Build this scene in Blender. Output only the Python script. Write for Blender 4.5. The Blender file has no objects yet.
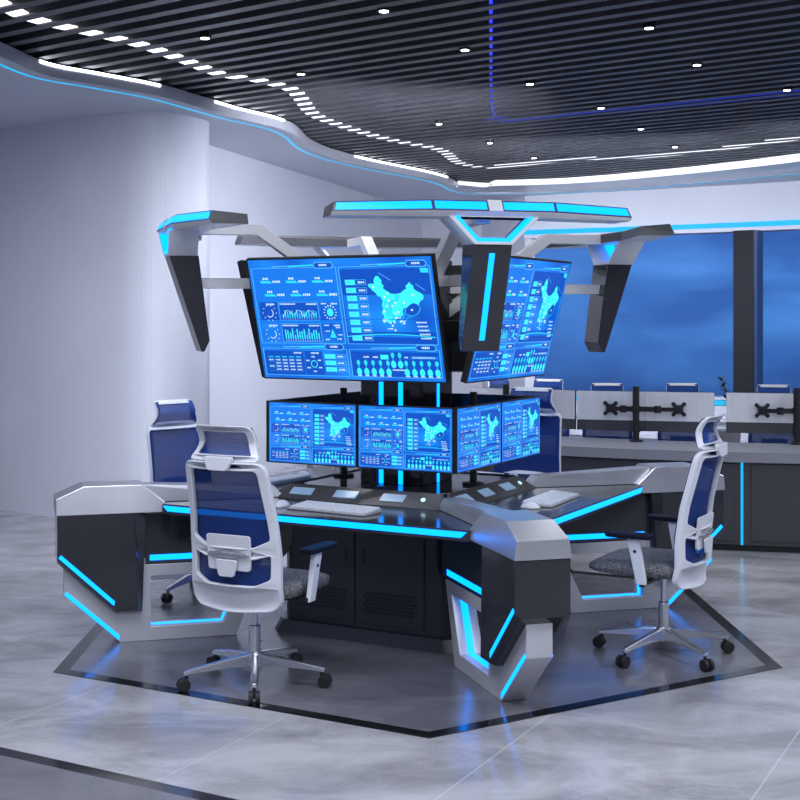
import bpy, bmesh, math, random
import numpy as np
from mathutils import Vector, Matrix
random.seed(7)
D = bpy.data
COL = bpy.context.scene.collection
pi = math.pi
def rad(a): return math.radians(a)

# ------------------------------------------------------------------ camera
CAMH = 1.75
cam = D.cameras.new('camera'); camo = D.objects.new('camera', cam); COL.objects.link(camo)
camo.location = (0, 0, CAMH); camo.rotation_euler = (pi/2, 0, 0)
cam.sensor_width = 36; cam.lens = 1310/800*36; cam.shift_y = -85/800
cam.clip_end = 200
bpy.context.scene.camera = camo

# ------------------------------------------------------------------ materials
def mat(name, col=(.5,.5,.5), rough=.5, metal=0., spec=.5, coat=0., emit=None, es=1.0):
    m = D.materials.new(name); m.use_nodes = True
    b = m.node_tree.nodes['Principled BSDF']
    b.inputs['Base Color'].default_value = (*col, 1)
    b.inputs['Roughness'].default_value = rough
    b.inputs['Metallic'].default_value = metal
    b.inputs['Specular IOR Level'].default_value = spec
    if coat: b.inputs['Coat Weight'].default_value = coat; b.inputs['Coat Roughness'].default_value = .05
    if emit:
        b.inputs['Emission Color'].default_value = (*emit, 1); b.inputs['Emission Strength'].default_value = es
    return m
def nn(m, t, **kw):
    n = m.node_tree.nodes.new(t)
    for k, v in kw.items(): setattr(n, k, v)
    return n
def lk(m, a, b): m.node_tree.links.new(a, b)
def noisy(m, scale, c0, c1, rough=None, detail=4, stretch=(1,1,1), bump=0):
    b = m.node_tree.nodes['Principled BSDF']
    tc = nn(m, 'ShaderNodeTexCoord'); mp = nn(m, 'ShaderNodeMapping'); mp.inputs['Scale'].default_value = stretch
    lk(m, tc.outputs['Object'], mp.inputs['Vector'])
    no = nn(m, 'ShaderNodeTexNoise'); no.inputs['Scale'].default_value = scale; no.inputs['Detail'].default_value = detail
    lk(m, mp.outputs[0], no.inputs['Vector'])
    r = nn(m, 'ShaderNodeValToRGB'); r.color_ramp.elements[0].position = .35; r.color_ramp.elements[1].position = .65
    r.color_ramp.elements[0].color = (*c0, 1); r.color_ramp.elements[1].color = (*c1, 1)
    lk(m, no.outputs['Fac'], r.inputs[0]); lk(m, r.outputs[0], b.inputs['Base Color'])
    if bump:
        bp = nn(m, 'ShaderNodeBump'); bp.inputs['Strength'].default_value = bump; bp.inputs['Distance'].default_value = .002
        lk(m, no.outputs['Fac'], bp.inputs['Height']); lk(m, bp.outputs[0], b.inputs['Normal'])
    if rough:
        mr = nn(m, 'ShaderNodeMapRange'); mr.inputs['To Min'].default_value = rough[0]; mr.inputs['To Max'].default_value = rough[1]
        lk(m, no.outputs['Fac'], mr.inputs['Value']); lk(m, mr.outputs[0], b.inputs['Roughness'])
    return m
M = {}
M['silver'] = noisy(mat('brushed_silver', rough=.3, metal=.75), 3, (.50,.51,.56), (.56,.57,.62), rough=(.26,.36))
M['silver_matte'] = mat('satin_silver_paint', (.55,.56,.61), .36, .3)
M['gloss'] = noisy(mat('charcoal_gloss_panel', rough=.1, spec=.5), 2, (.026,.027,.034), (.032,.033,.040), rough=(.07,.13))
M['desk'] = noisy(mat('desk_black_gloss', rough=.12, spec=.6), 2, (.030,.030,.036), (.038,.038,.045), rough=(.10,.16))
M['dark'] = mat('dark_graphite_panel', (.055,.056,.064), .38)
M['cab'] = mat('cabinet_black_steel', (.030,.033,.046), .32)
M['black'] = mat('black_plastic', (.008,.008,.010), .4)
M['rubber'] = mat('black_rubber', (.010,.010,.012), .6)
M['led'] = mat('cyan_light_strip', (0,0,0), .4, emit=(.0,.74,3.4))
M['led_dim'] = mat('cyan_cove_light', (0,0,0), .4, emit=(.0,.50,.95))
M['led_blue'] = mat('blue_rope_light', (0,0,0), .4, emit=(.02,.05,1.3))
M['led_white'] = mat('white_cove_light', (0,0,0), .4, emit=(1.,1.02,1.15), es=5)
M['led_blue2'] = mat('dim_blue_line_light', (0,0,0), .4, emit=(.008,.02,.33))
M['led_tube'] = mat('white_tube_light', (.6,.6,.65), .4, emit=(.95,.96,1.05), es=.9)
M['silver_light'] = mat('light_silver_paint', (.74,.75,.79), .33, .15)
M['key_bed'] = mat('grey_keyboard_base', (.33,.34,.38), .4)
M['grey_top'] = mat('grey_counter_laminate', (.27,.275,.31), .35)
M['led_dash'] = mat('white_line_light', (0,0,0), .4, emit=(1.,1.02,1.12), es=1.6)
M['lamp'] = mat('downlight_lens', (0,0,0), .4, emit=(1.,1.,1.05), es=12)
M['white'] = noisy(mat('white_chair_plastic', rough=.35), 6, (.62,.64,.71), (.65,.67,.74))
M['chrome'] = mat('polished_aluminium', (.62,.63,.68), .22, .9)
M['key'] = mat('white_key_plastic', (.75,.77,.82), .4)
M['wall'] = noisy(mat('lavender_grey_wall', rough=.55), 1.2, (.55,.565,.64), (.58,.595,.67))
M['soffit'] = mat('white_soffit_paint', (.57,.59,.69), .5)
M['riser'] = mat('grey_cove_riser', (.40,.41,.47), .35)
M['slat'] = noisy(mat('black_baffle', rough=.4), 5, (.050,.050,.060), (.065,.065,.075))
M['void'] = mat('black_ceiling_void', (.006,.006,.007), .8)
M['pillar'] = mat('mirror_black_pillar', (.012,.012,.014), .04, spec=.9)
M['frame'] = mat('navy_window_frame', (.02,.045,.13), .35)
M['border'] = mat('black_stone_border', (.010,.010,.012), .12)
M['mback'] = noisy(mat('monitor_back_metal', rough=.4, metal=.2), 40, (.74,.75,.79), (.80,.81,.85), stretch=(1,1,.1))
M['lens'] = mat('panel_lcd_face', (.16,.22,.32), .2, emit=(.10,.17,.27), es=1.)
M['button'] = mat('lit_round_button', (.3,.4,.4), .3, emit=(.45,.9,.9), es=1.)
M['leaf'] = noisy(mat('plant_leaf', rough=.5), 20, (.01,.03,.012), (.02,.06,.02))
M['pot'] = mat('grey_ceramic_pot', (.30,.31,.33), .4)
M['pad'] = mat('dark_navy_armpad', (.005,.007,.018), .6, spec=.2)
# seat fabric: heather
M['fabric'] = noisy(mat('heather_grey_fabric', rough=.9), 190, (.04,.041,.048), (.20,.205,.225), detail=3, stretch=(1,.35,1), bump=.4)
# semi-see-through blue mesh
def mesh_mat(name, c0, c1, holes, wave_scale=90.):
    m = D.materials.new(name); m.use_nodes = True
    nt = m.node_tree; b = nt.nodes['Principled BSDF']; out = nt.nodes['Material Output']
    b.inputs['Roughness'].default_value = .8; b.inputs['Specular IOR Level'].default_value = .15
    tc = nn(m, 'ShaderNodeTexCoord')
    w = nn(m, 'ShaderNodeTexWave'); w.bands_direction = 'Z'; w.inputs['Scale'].default_value = wave_scale
    lk(m, tc.outputs['Object'], w.inputs['Vector'])
    r = nn(m, 'ShaderNodeValToRGB'); r.color_ramp.elements[0].color = (*c0, 1); r.color_ramp.elements[1].color = (*c1, 1)
    lk(m, w.outputs['Fac'], r.inputs[0]); lk(m, r.outputs[0], b.inputs['Base Color'])
    tr = nn(m, 'ShaderNodeBsdfTransparent'); mx = nn(m, 'ShaderNodeMixShader')
    mr = nn(m, 'ShaderNodeMapRange'); mr.inputs['To Min'].default_value = holes[0]; mr.inputs['To Max'].default_value = holes[1]
    lk(m, w.outputs['Fac'], mr.inputs['Value']); lk(m, mr.outputs[0], mx.inputs[0])
    lk(m, b.outputs[0], mx.inputs[1]); lk(m, tr.outputs[0], mx.inputs[2]); lk(m, mx.outputs[0], out.inputs['Surface'])
    return m
M['mesh'] = mesh_mat('blue_back_mesh', (.008,.026,.13), (.013,.043,.20), (.12,.04), 30.)
M['hmesh'] = mesh_mat('blue_head_mesh', (.010,.035,.17), (.022,.07,.30), (.20,.05), 26.)
# dashboard colours
def em(name, c): return mat(name, (0,0,0), .25, emit=c)
def base_screen():
    m = mat('screen_blue_field', (0,0,0), .2, emit=(.01,.1,.7))
    b = m.node_tree.nodes['Principled BSDF']
    tc = nn(m, 'ShaderNodeTexCoord'); no = nn(m, 'ShaderNodeTexNoise'); no.inputs['Scale'].default_value = 3.0; no.inputs['Detail'].default_value = 1
    lk(m, tc.outputs['UV'], no.inputs['Vector'])
    r = nn(m, 'ShaderNodeValToRGB'); e = r.color_ramp.elements
    e[0].position = .3; e[0].color = (.004,.10,.62,1); e[1].position = .7; e[1].color = (.012,.28,1.0,1)
    lk(m, no.outputs['Fac'], r.inputs[0]); lk(m, r.outputs[0], b.inputs['Emission Color'])
    return m
SCR = [base_screen(), em('screen_deep_blue', (.004,.085,.56)), em('screen_mid_blue', (.008,.20,.86)),
       em('screen_light_blue', (.10,.50,1.05)), em('screen_cyan', (.03,.74,1.0)), em('screen_aqua', (.05,.92,1.0)), em('screen_text_white', (.62,.86,1.05))]
SCR_BACK = M['black']

# floor stone
def stone(name, c_dark, c_mid, c_light, rough, joints, vein=.5):
    m = D.materials.new(name); m.use_nodes = True
    b = m.node_tree.nodes['Principled BSDF']
    g = nn(m, 'ShaderNodeNewGeometry')
    mp = nn(m, 'ShaderNodeMapping'); mp.inputs['Rotation'].default_value = (0,0,rad(20)); mp.inputs['Scale'].default_value = (.8,1.35,1)
    lk(m, g.outputs['Position'], mp.inputs['Vector'])
    n1 = nn(m, 'ShaderNodeTexNoise'); n1.inputs['Scale'].default_value = 2.0; n1.inputs['Detail'].default_value = 9; n1.inputs['Roughness'].default_value = .62; n1.inputs['Distortion'].default_value = .5
    lk(m, mp.outputs[0], n1.inputs['Vector'])
    r = nn(m, 'ShaderNodeValToRGB'); e = r.color_ramp.elements
    e[0].position = .36; e[0].color = (*c_dark,1); e[1].position = .64; e[1].color = (*c_light,1)
    x = e.new(.5); x.color = (*c_mid,1)
    lk(m, n1.outputs['Fac'], r.inputs[0])
    # thin veins
    n2 = nn(m, 'ShaderNodeTexNoise'); n2.inputs['Scale'].default_value = 1.5; n2.inputs['Detail'].default_value = 8; n2.inputs['Roughness'].default_value = .6; n2.inputs['Distortion'].default_value = .3
    lk(m, mp.outputs[0], n2.inputs['Vector'])
    s = nn(m, 'ShaderNodeMath', operation='SUBTRACT'); s.inputs[1].default_value = .5; lk(m, n2.outputs['Fac'], s.inputs[0])
    a = nn(m, 'ShaderNodeMath', operation='ABSOLUTE'); lk(m, s.outputs[0], a.inputs[0])
    mr = nn(m, 'ShaderNodeMapRange'); mr.inputs['From Min'].default_value = 0; mr.inputs['From Max'].default_value = .008; mr.inputs['To Min'].default_value = vein; mr.inputs['To Max'].default_value = 0
    lk(m, a.outputs[0], mr.inputs['Value'])
    mx = nn(m, 'ShaderNodeMix', data_type='RGBA'); lk(m, mr.outputs[0], mx.inputs[0]); lk(m, r.outputs[0], mx.inputs[6]); mx.inputs[7].default_value = (c_light[0]*1.25, c_light[1]*1.25, c_light[2]*1.25, 1)
    last = mx.outputs[2]
    if joints:
        for (dx, dy), off, per in (((.885,-.465), 2.09, 1.01), ((.465,.885), .25, 3.3)):
            d = nn(m, 'ShaderNodeVectorMath', operation='DOT_PRODUCT'); d.inputs[1].default_value = (dx,dy,0); lk(m, g.outputs['Position'], d.inputs[0])
            ad = nn(m, 'ShaderNodeMath', operation='ADD'); ad.inputs[1].default_value = off + 50*per; lk(m, d.outputs['Value'], ad.inputs[0])
            mo = nn(m, 'ShaderNodeMath', operation='MODULO'); mo.inputs[1].default_value = per; lk(m, ad.outputs[0], mo.inputs[0])
            lt = nn(m, 'ShaderNodeMath', operation='LESS_THAN'); lt.inputs[1].default_value = .007; lk(m, mo.outputs[0], lt.inputs[0])
            ml = nn(m, 'ShaderNodeMath', operation='MULTIPLY'); ml.inputs[1].default_value = .38; lk(m, lt.outputs[0], ml.inputs[0])
            mj = nn(m, 'ShaderNodeMix', data_type='RGBA'); lk(m, ml.outputs[0], mj.inputs[0]); lk(m, last, mj.inputs[6]); mj.inputs[7].default_value = (.62,.62,.66,1)
            last = mj.outputs[2]
    lk(m, last, b.inputs['Base Color'])
    mr2 = nn(m, 'ShaderNodeMapRange'); mr2.inputs['To Min'].default_value = rough[0]; mr2.inputs['To Max'].default_value = rough[1]
    lk(m, n1.outputs['Fac'], mr2.inputs['Value']); lk(m, mr2.outputs[0], b.inputs['Roughness'])
    b.inputs['Specular IOR Level'].default_value = .5
    return m
M['marble'] = stone('pale_grey_marble', (.23,.23,.25), (.335,.335,.36), (.44,.44,.47), (.14,.24), True, vein=.20)
M['stone_dark'] = stone('mid_grey_stone', (.105,.105,.122), (.135,.135,.155), (.17,.17,.195), (.16,.26), False, vein=.15)

# ------------------------------------------------------------------ mesh helpers
def link(name, me, m=None, parent=None, bevel=0, smooth=False, rotz=None, loc=None, kind=None, seg=2):
    if isinstance(me, bmesh.types.BMesh):
        bm = me; bmesh.ops.recalc_face_normals(bm, faces=bm.faces); me = D.meshes.new(name); bm.to_mesh(me); bm.free()
    if m is not None and not me.materials:
        for q in (m if isinstance(m, (list, tuple)) else [m]): me.materials.append(q)
    if smooth:
        for p in me.polygons: p.use_smooth = True
    o = D.objects.new(name, me); COL.objects.link(o)
    if parent: o.parent = parent
    if rotz is not None: o.rotation_euler = (0,0,rotz)
    if loc is not None: o.location = loc
    if bevel:
        b = o.modifiers.new('bevel', 'BEVEL'); b.width = bevel; b.segments = seg; b.limit_method = 'ANGLE'; b.angle_limit = rad(28)
        if smooth: b.harden_normals = False
    if kind: o['kind'] = kind
    return o
def thing(name, label, cat, loc=(0,0,0), rotz=0, group=None):
    o = D.objects.new(name, None); COL.objects.link(o); o.empty_display_size = .1
    o.location = loc; o.rotation_euler = (0,0,rotz); o['label'] = label; o['category'] = cat
    if group: o['group'] = group
    return o
def box(bm, x0, x1, y0, y1, z0, z1, mi=0):
    v = [bm.verts.new(p) for p in ((x0,y0,z0),(x1,y0,z0),(x1,y1,z0),(x0,y1,z0),(x0,y0,z1),(x1,y0,z1),(x1,y1,z1),(x0,y1,z1))]
    for f in ((0,3,2,1),(4,5,6,7),(0,1,5,4),(1,2,6,5),(2,3,7,6),(3,0,4,7)):
        bm.faces.new([v[i] for i in f]).material_index = mi
    return v
def hexa(bm, a, b, mi=0):      # two matching rings of points -> closed loft
    va = [bm.verts.new(p) for p in a]; vb = [bm.verts.new(p) for p in b]; n = len(a)
    bm.faces.new(va[::-1]).material_index = mi; bm.faces.new(vb).material_index = mi
    for i in range(n): bm.faces.new([va[i], va[(i+1)%n], vb[(i+1)%n], vb[i]]).material_index = mi
    return va, vb
def prism(bm, prof, y0, y1, mi=0):  # profile in (x,z), extruded in y
    return hexa(bm, [(x,y0,z) for x,z in prof], [(x,y1,z) for x,z in prof], mi)
def prismz(bm, poly, z0, z1, mi=0):
    return hexa(bm, [(x,y,z0) for x,y in poly], [(x,y,z1) for x,y in poly], mi)
def cyl(bm, p, q, r0, r1=None, n=20, mi=0):
    r1 = r0 if r1 is None else r1
    p, q = Vector(p), Vector(q); d = (q-p).normalized()
    u = d.orthogonal().normalized(); w = d.cross(u)
    A = [p + (u*math.cos(2*pi*i/n)+w*math.sin(2*pi*i/n))*r0 for i in range(n)]
    B = [q + (u*math.cos(2*pi*i/n)+w*math.sin(2*pi*i/n))*r1 for i in range(n)]
    hexa(bm, A, B, mi)
def bar(bm, p, q, w, h, up=(0,0,1), mi=0, w2=None, h2=None):
    p, q = Vector(p), Vector(q); d = (q-p).normalized(); s = d.cross(Vector(up)).normalized(); u = s.cross(d)
    w2 = w if w2 is None else w2; h2 = h if h2 is None else h2
    def ring(c, w, h): return [c+s*w/2+u*h/2, c-s*w/2+u*h/2, c-s*w/2-u*h/2, c+s*w/2-u*h/2]
    hexa(bm, ring(p,w,h), ring(q,w2,h2), mi)
def round_poly(pts, r, n=5):
    out = []; N = len(pts)
    for i in range(N):
        p = Vector(pts[i]); a = Vector(pts[i-1]); b = Vector(pts[(i+1)%N])
        ri = r[i] if isinstance(r, (list,tuple)) else r
        da = (a-p); db = (b-p); k = min(ri, da.length*.48, db.length*.48)
        s = p + da.normalized()*k; e = p + db.normalized()*k
        for j in range(n+1):
            t = j/n; out.append(tuple((1-t)**2*s + 2*t*(1-t)*p + t*t*e))
    return out
def densify(pts, step):
    out = []; N = len(pts)
    for i in range(N):
        a = Vector(pts[i]); b = Vector(pts[(i+1)%N]); k = max(1, int((b-a).length/step))
        for j in range(k): out.append(tuple(a+(b-a)*(j/k)))
    return out
def plate(outer, holes, depth, fn, bev=0.):
    """flat plate with holes (outline in a,b), half-thickness depth; fn maps (a,b,c)->xyz"""
    cu = D.curves.new('tmp', 'CURVE'); cu.dimensions = '2D'; cu.fill_mode = 'BOTH'
    cu.extrude = max(depth-bev, .0001); cu.bevel_depth = bev; cu.bevel_resolution = 2
    for pts in [outer]+list(holes):
        sp = cu.splines.new('POLY'); sp.points.add(len(pts)-1); sp.use_cyclic_u = True
        for k, p in enumerate(pts): sp.points[k].co = (p[0], p[1], 0, 1)
    o = D.objects.new('tmp', cu); COL.objects.link(o)
    bpy.context.view_layer.update()
    me = D.meshes.new_from_object(o.evaluated_get(bpy.context.evaluated_depsgraph_get()))
    D.objects.remove(o); D.curves.remove(cu)
    bm = bmesh.new(); bm.from_mesh(me); D.meshes.remove(me)
    bmesh.ops.remove_doubles(bm, verts=bm.verts, dist=.00005)
    for v in bm.verts: v.co = fn(*v.co)
    for f in bm.faces: f.material_index = 0
    return bm
def kids(o): return [c for c in D.objects if c.parent == o]
def dup(root, loc, rotz, label, group=None, name=None):
    r = root.copy(); COL.objects.link(r); r.location = loc; r.rotation_euler = (0,0,rotz); r['label'] = label
    if group: r['group'] = group
    for ch in kids(root):
        c = ch.copy(); COL.objects.link(c); c.parent = r
        for g in kids(ch):
            d = g.copy(); COL.objects.link(d); d.parent = c
    return r

# ================================================================== ROOM
H = 3.42       # soffit
HS = 3.53      # underside of baffles
bm = bmesh.new(); box(bm, -6, 8, -3.5, 23, -.1, 0); link('floor', bm, M['marble'], kind='structure')
CX, CY = .055, 7.5
hexv = [(CX+.02+2.075*math.cos(rad(271.3+60*k)), CY+2.09*math.sin(rad(271.3+60*k))) for k in range(6)]
def inset(poly, d):
    c = Vector((CX+.02, CY)); return [tuple(c+(Vector(p)-c)*(1-d/1.8)) for p in poly]
bm = bmesh.new(); prismz(bm, inset(hexv,.07), .0, .003); link('floor', bm, M['stone_dark'], kind='structure')
bm = plate(hexv, [inset(hexv,.07)], .0016, lambda a,b,c: (a,b,c+.0017)); link('trim_1', bm, M['border'], kind='structure')
# straight black border and darker stone at front left
d = Vector((.873,-.487)); n_ = Vector((-.487,-.873)); p0 = Vector((-1.62,5.30))
def q4(a, b, o0, o1): return [tuple(p0+d*a+n_*o0), tuple(p0+d*b+n_*o0), tuple(p0+d*b+n_*o1), tuple(p0+d*a+n_*o1)]
bm = bmesh.new(); prismz(bm, q4(-3.5,4.5,0,.07), 0, .003); link('trim_2', bm, M['border'], kind='structure')
bm = bmesh.new(); prismz(bm, q4(-3.5,4.5,.07,2.2), 0, .003); link('floor', bm, M['stone_dark'], kind='structure')

def smooth_path(pts, n=8):
    P = [Vector(p) for p in pts]; out = []
    for i in range(len(P)-1):
        a = P[i-1] if i else P[0]; b = P[i]; c = P[i+1]; e = P[i+2] if i+2 < len(P) else P[-1]
        for j in range(n):
            t = j/n
            out.append(.5*((2*b)+(-a+c)*t+(2*a-5*b+4*c-e)*t*t+(-a+3*b-3*c+e)*t**3))
    out.append(P[-1]); return out
def ribbon_wall(name, pts, th, z0, z1, m, kind='structure', parent=None, side=1):
    P = [Vector(p) for p in pts]; N = len(P); off = []
    for i in range(N):
        t = (P[min(i+1,N-1)]-P[max(i-1,0)]).normalized(); off.append(P[i]+Vector((-t.y,t.x))*th*side)
    bm = bmesh.new()
    rows = [[bm.verts.new((p.x,p.y,z)) for p in L] for L in (P, off) for z in (z0, z1)]
    a0,a1,b0,b1 = rows
    for i in range(N-1):
        for f in ((a0[i],a0[i+1],a1[i+1],a1[i]), (b0[i+1],b0[i],b1[i],b1[i+1]), (a1[i],a1[i+1],b1[i+1],b1[i]), (a0[i+1],a0[i],b0[i],b0[i+1])): bm.faces.new(f)
    bm.faces.new((a0[0],a1[0],b1[0],b0[0])); bm.faces.new((a0[-1],b0[-1],b1[-1],a1[-1]))
    return link(name, bm, m, parent=parent, kind=kind)
# left wall with its rounded end
lw = smooth_path([(-5.6,13.25),(-4.6,12.5),(-3.59,11.76),(-2.95,11.28),(-2.45,10.93),(-2.2,10.78),(-2.0,10.76),(-1.83,10.88),(-1.72,11.08),(-1.655,11.38),(-1.80,11.95),(-2.15,13.1)], 5)
ribbon_wall('wall_left', lw, .12, 0, H+.02, M['wall'])
ribbon_wall('wall_back', [(-1.95,12.6),(-1.35,14.8),(.35,21.0)], .15, 0, H+.02, M['wall'])
# window wall
W = [(.35,21.0),(1.25,20.0),(1.75,18.35),(3.22,17.5),(4.98,16.3),(6.3,15.0),(7.2,13.2)]
ZH, ZS = 2.85, .66
def sub(a, b, t): return (a[0]+(b[0]-a[0])*t, a[1]+(b[1]-a[1])*t)
ribbon_wall('wall_window_side', [W[0],W[1],W[2]], .15, 0, H+.02, M['wall'])
hdr = smooth_path(W[2:], 6)
ribbon_wall('wall_window_header', hdr, .3, ZH+.02, H+.02, M['wall'])
ribbon_wall('wall_window_sill', hdr, .25, 0, ZS, M['wall'])
def off_path(P, o):
    P = [Vector(p) for p in P]; N = len(P); r = []
    for i in range(N):
        t = (P[min(i+1,N-1)]-P[max(i-1,0)]).normalized(); r.append(P[i]-Vector((-t.y,t.x))*o)
    return r
ribbon_wall('trim_3', off_path(hdr,.03), .33, ZH-.03, ZH+.02, M['soffit'])
ribbon_wall('trim_4', off_path(hdr,.035), .02, ZH+.02, ZH+.085, M['led_dim'])
ribbon_wall('trim_5', off_path(hdr,.06), .3, ZS, ZS+.03, M['soffit'])
ribbon_wall('trim_6', off_path(hdr,.03), .02, ZS-.07, ZS-.015, M['led_dim'])
ribbon_wall('trim_7', off_path(hdr,.12), .12, .38, .41, M['soffit'])
ribbon_wall('trim_8', off_path(hdr,.12), .12, .12, .15, M['soffit'])
# glass
mg = D.materials.new('window_glass'); mg.use_nodes = True
nt = mg.node_tree; nt.nodes.clear()
o_ = nn(mg,'ShaderNodeOutputMaterial'); g1 = nn(mg,'ShaderNodeBsdfTransparent'); g2 = nn(mg,'ShaderNodeBsdfGlossy'); g2.inputs['Roughness'].default_value = .02
fr = nn(mg,'ShaderNodeMath'); fr.operation = 'MULTIPLY'; lw_ = nn(mg,'ShaderNodeLayerWeight'); lw_.inputs[0].default_value = .25; fr.inputs[1].default_value = .35
lk(mg, lw_.outputs['Fresnel'], fr.inputs[0]); mxs = nn(mg,'ShaderNodeMixShader'); lk(mg, fr.outputs[0], mxs.inputs[0]); lk(mg, g1.outputs[0], mxs.inputs[1]); lk(mg, g2.outputs[0], mxs.inputs[2]); lk(mg, mxs.outputs[0], o_.inputs[0])
k = len(hdr)//2
for i, seg_ in enumerate((hdr[:8], hdr[7:])):
    w_ = ribbon_wall('window_%d' % (i+1), off_path(seg_, -.12), .012, ZS, ZH+.03, mg)
# dark mirror pillar between the windows
t0 = Vector((4.98-3.22, 16.3-17.5)).normalized()
pc = Vector((4.40, 16.64)); bm = bmesh.new()
ang = math.atan2(t0.y, t0.x)
R2 = Matrix.Rotation(ang, 4, 'Z')
box(bm, -.13, .13, -.12, .12, ZS+.03, ZH-.03)
bmesh.ops.transform(bm, matrix=Matrix.Translation((pc.x,pc.y,0))@R2, verts=bm.verts)
link('window_post', bm, M['pillar'], kind='structure')
bm = bmesh.new(); box(bm, .132, .175, -.10, .12, ZS+.03, ZH-.03)
bmesh.ops.transform(bm, matrix=Matrix.Translation((pc.x,pc.y,0))@R2, verts=bm.verts)
link('window_jamb', bm, M['frame'], kind='structure')
# far sides of the room (outside the view; they shape the light and reflections)
ribbon_wall('wall_right', [(7.2,13.2),(7.2,-3.2)], .15, 0, 3.9, M['wall'])
ribbon_wall('wall_front', [(7.2,-3.2),(-5.6,-3.2)], .15, 0, 3.9, M['wall'])
ribbon_wall('wall_far_left', [(-5.6,-3.2),(-5.6,13.25)], .15, 0, 3.9, M['wall'])
# soffit ring
curve = [(-3.25,-2.6),(-3.25,2.5),(-3.05,5.5),(-2.8,7.4),(-2.59,8.48),(-2.47,9.15),(-2.18,9.55),(-1.84,10.03),(-1.6,10.6),(-1.39,11.12),(-1.11,11.66),(-.975,12.2),(-.91,13.1),(-.735,13.9),(-.35,14.8),(.31,16),(.6,16.7),(.79,17.5),(1.1,18.0),(2.04,17.85),(2.85,17.4),(3.78,16.5),(4.69,15.35),(5.5,13.9),(6.1,12),(6.4,9),(6.4,-2.6)]
cs = smooth_path(curve, 6)
outer = [(-5.7,-3.3),(-5.7,22.4),(7.4,22.4),(7.4,-3.3)]
inner = [tuple(p) for p in cs]
bm = plate(outer, [inner], (HS-.01-H)/2, lambda a,b,c: (a,b,c+(HS-.01+H)/2))
link('ceiling', bm, M['soffit'], kind='structure')
ribbon_wall('trim_9', cs, .006, H+.004, HS-.014, M['riser'], side=-1)
# cyan line on the soffit, set back from the edge
oc = off_path(cs, -.10); oc2 = off_path(cs, -.125)
bm = bmesh.new()
L = [(bm.verts.new((a.x,a.y,H-.003)), bm.verts.new((b.x,b.y,H-.003)), bm.verts.new((b.x,b.y,H+.002)), bm.verts.new((a.x,a.y,H+.002))) for a,b in zip(oc,oc2)]
for i in range(len(L)-1):
    for j in range(4): bm.faces.new((L[i][j],L[i+1][j],L[i+1][(j+1)%4],L[i][(j+1)%4]))
link('trim_10', bm, M['led_dim'], kind='structure')
# white light tubes at the top of the riser
def cove(i0, i1, h, nm, hz=.02):
    seg = off_path(cs[i0:i1+1], .012)
    ribbon_wall(nm, seg, .02, HS-.014-hz, HS-.014, M['led_white'])
cove(29, 42, 0, 'trim_11'); cove(50, 62, 0, 'trim_12', .02); cove(82, 96, 0, 'trim_13', .02); i0, i1 = 101, len(cs)-8; P0 = cs[i0:i1+1]; n_p = len(P0)
def prof(offs, zs):
    R_ = []
    for o_, z_ in zip(offs, zs):
        q_ = off_path(P0, 1.0); row = []
        for i, p in enumerate(P0):
            k_ = min(1, .04+i/9); row.append((p+(q_[i]-p)*o_*k_, z_))
        R_.append(row)
    return R_
def prof_mesh(name, offs, zs, m):
    rows = prof(offs, zs); bm = bmesh.new(); V = [[bm.verts.new((p.x,p.y,z)) for p, z in r] for r in rows]; n = len(V)
    for i in range(n_p-1):
        for j in range(n): bm.faces.new((V[j][i],V[j][i+1],V[(j+1)%n][i+1],V[(j+1)%n][i]))
    bm.faces.new([r[0] for r in V]); bm.faces.new([r[-1] for r in V]); link(name, bm, m, kind='structure')
prof_mesh('trim_14', (.008,.26,.47,.49,.008), (H+.012,H+.026,H+.060,HS-.004,HS-.004), M['silver'])
prof_mesh('trim_19', (.472,.62,.76,.76,.492), (H+.062,H+.078,HS-.010,HS-.004,HS-.004), M['led_tube'])
# ceiling void, baffles and the light line above them
bm = bmesh.new(); box(bm, -5.7, 7.4, -3.3, 22.5, 3.95, 4.05); ce = link('ceiling', bm, M['void'], kind='structure')
sd = Vector((-.797,.604)); sn = Vector((.604,.797)); pitch = .208
def slat_mesh(w, h, l):
    bm = bmesh.new(); box(bm, -l, l, -w/2, w/2, 0, h); me = D.meshes.new('ceiling_slat'); bm.to_mesh(me); bm.free(); me.materials.append(M['slat']); return me
def clip(u):   # extent along sd of the line sn*u inside the room box
    lo, hi = -50, 50
    for ax, (a, b) in enumerate(((-5.55,7.15),(-3.1,20.0))):
        p = sn[ax]*u; dd = sd[ax]; t1, t2 = (a-p)/dd, (b-p)/dd
        if t1 > t2: t1, t2 = t2, t1
        lo, hi = max(lo,t1), min(hi,t2)
    return lo, hi
u = 2.0
while u < 19.0:
    lo, hi = clip(u)
    if hi-lo > .5:
        me = slat_mesh(.082, .045, (hi-lo)/2); c = sn*u+sd*(lo+hi)/2
        o = link('ceiling_slat', me, None, parent=ce, rotz=math.atan2(sd.y, sd.x), loc=(c.x, c.y, HS))
    u += pitch
def at_h(px, py, h):
    Z = (h-CAMH)*1310/(315-py); return ((px-400)*Z/1310, Z)
HL = HS+.010
def ceiling_strip(name, pts, w, m, n=6):
    P = smooth_path(pts, n); bm = bmesh.new(); A = off_path(P, -w/2); B = off_path(P, w/2)
    L = [(bm.verts.new((a.x,a.y,HL)), bm.verts.new((b.x,b.y,HL)), bm.verts.new((b.x,b.y,HL+.008)), bm.verts.new((a.x,a.y,HL+.008))) for a,b in zip(A,B)]
    for i in range(len(L)-1):
        for j in range(4): bm.faces.new((L[i][j],L[i+1][j],L[i+1][(j+1)%4],L[i][(j+1)%4]))
    link(name, bm, m, kind='structure')
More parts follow.
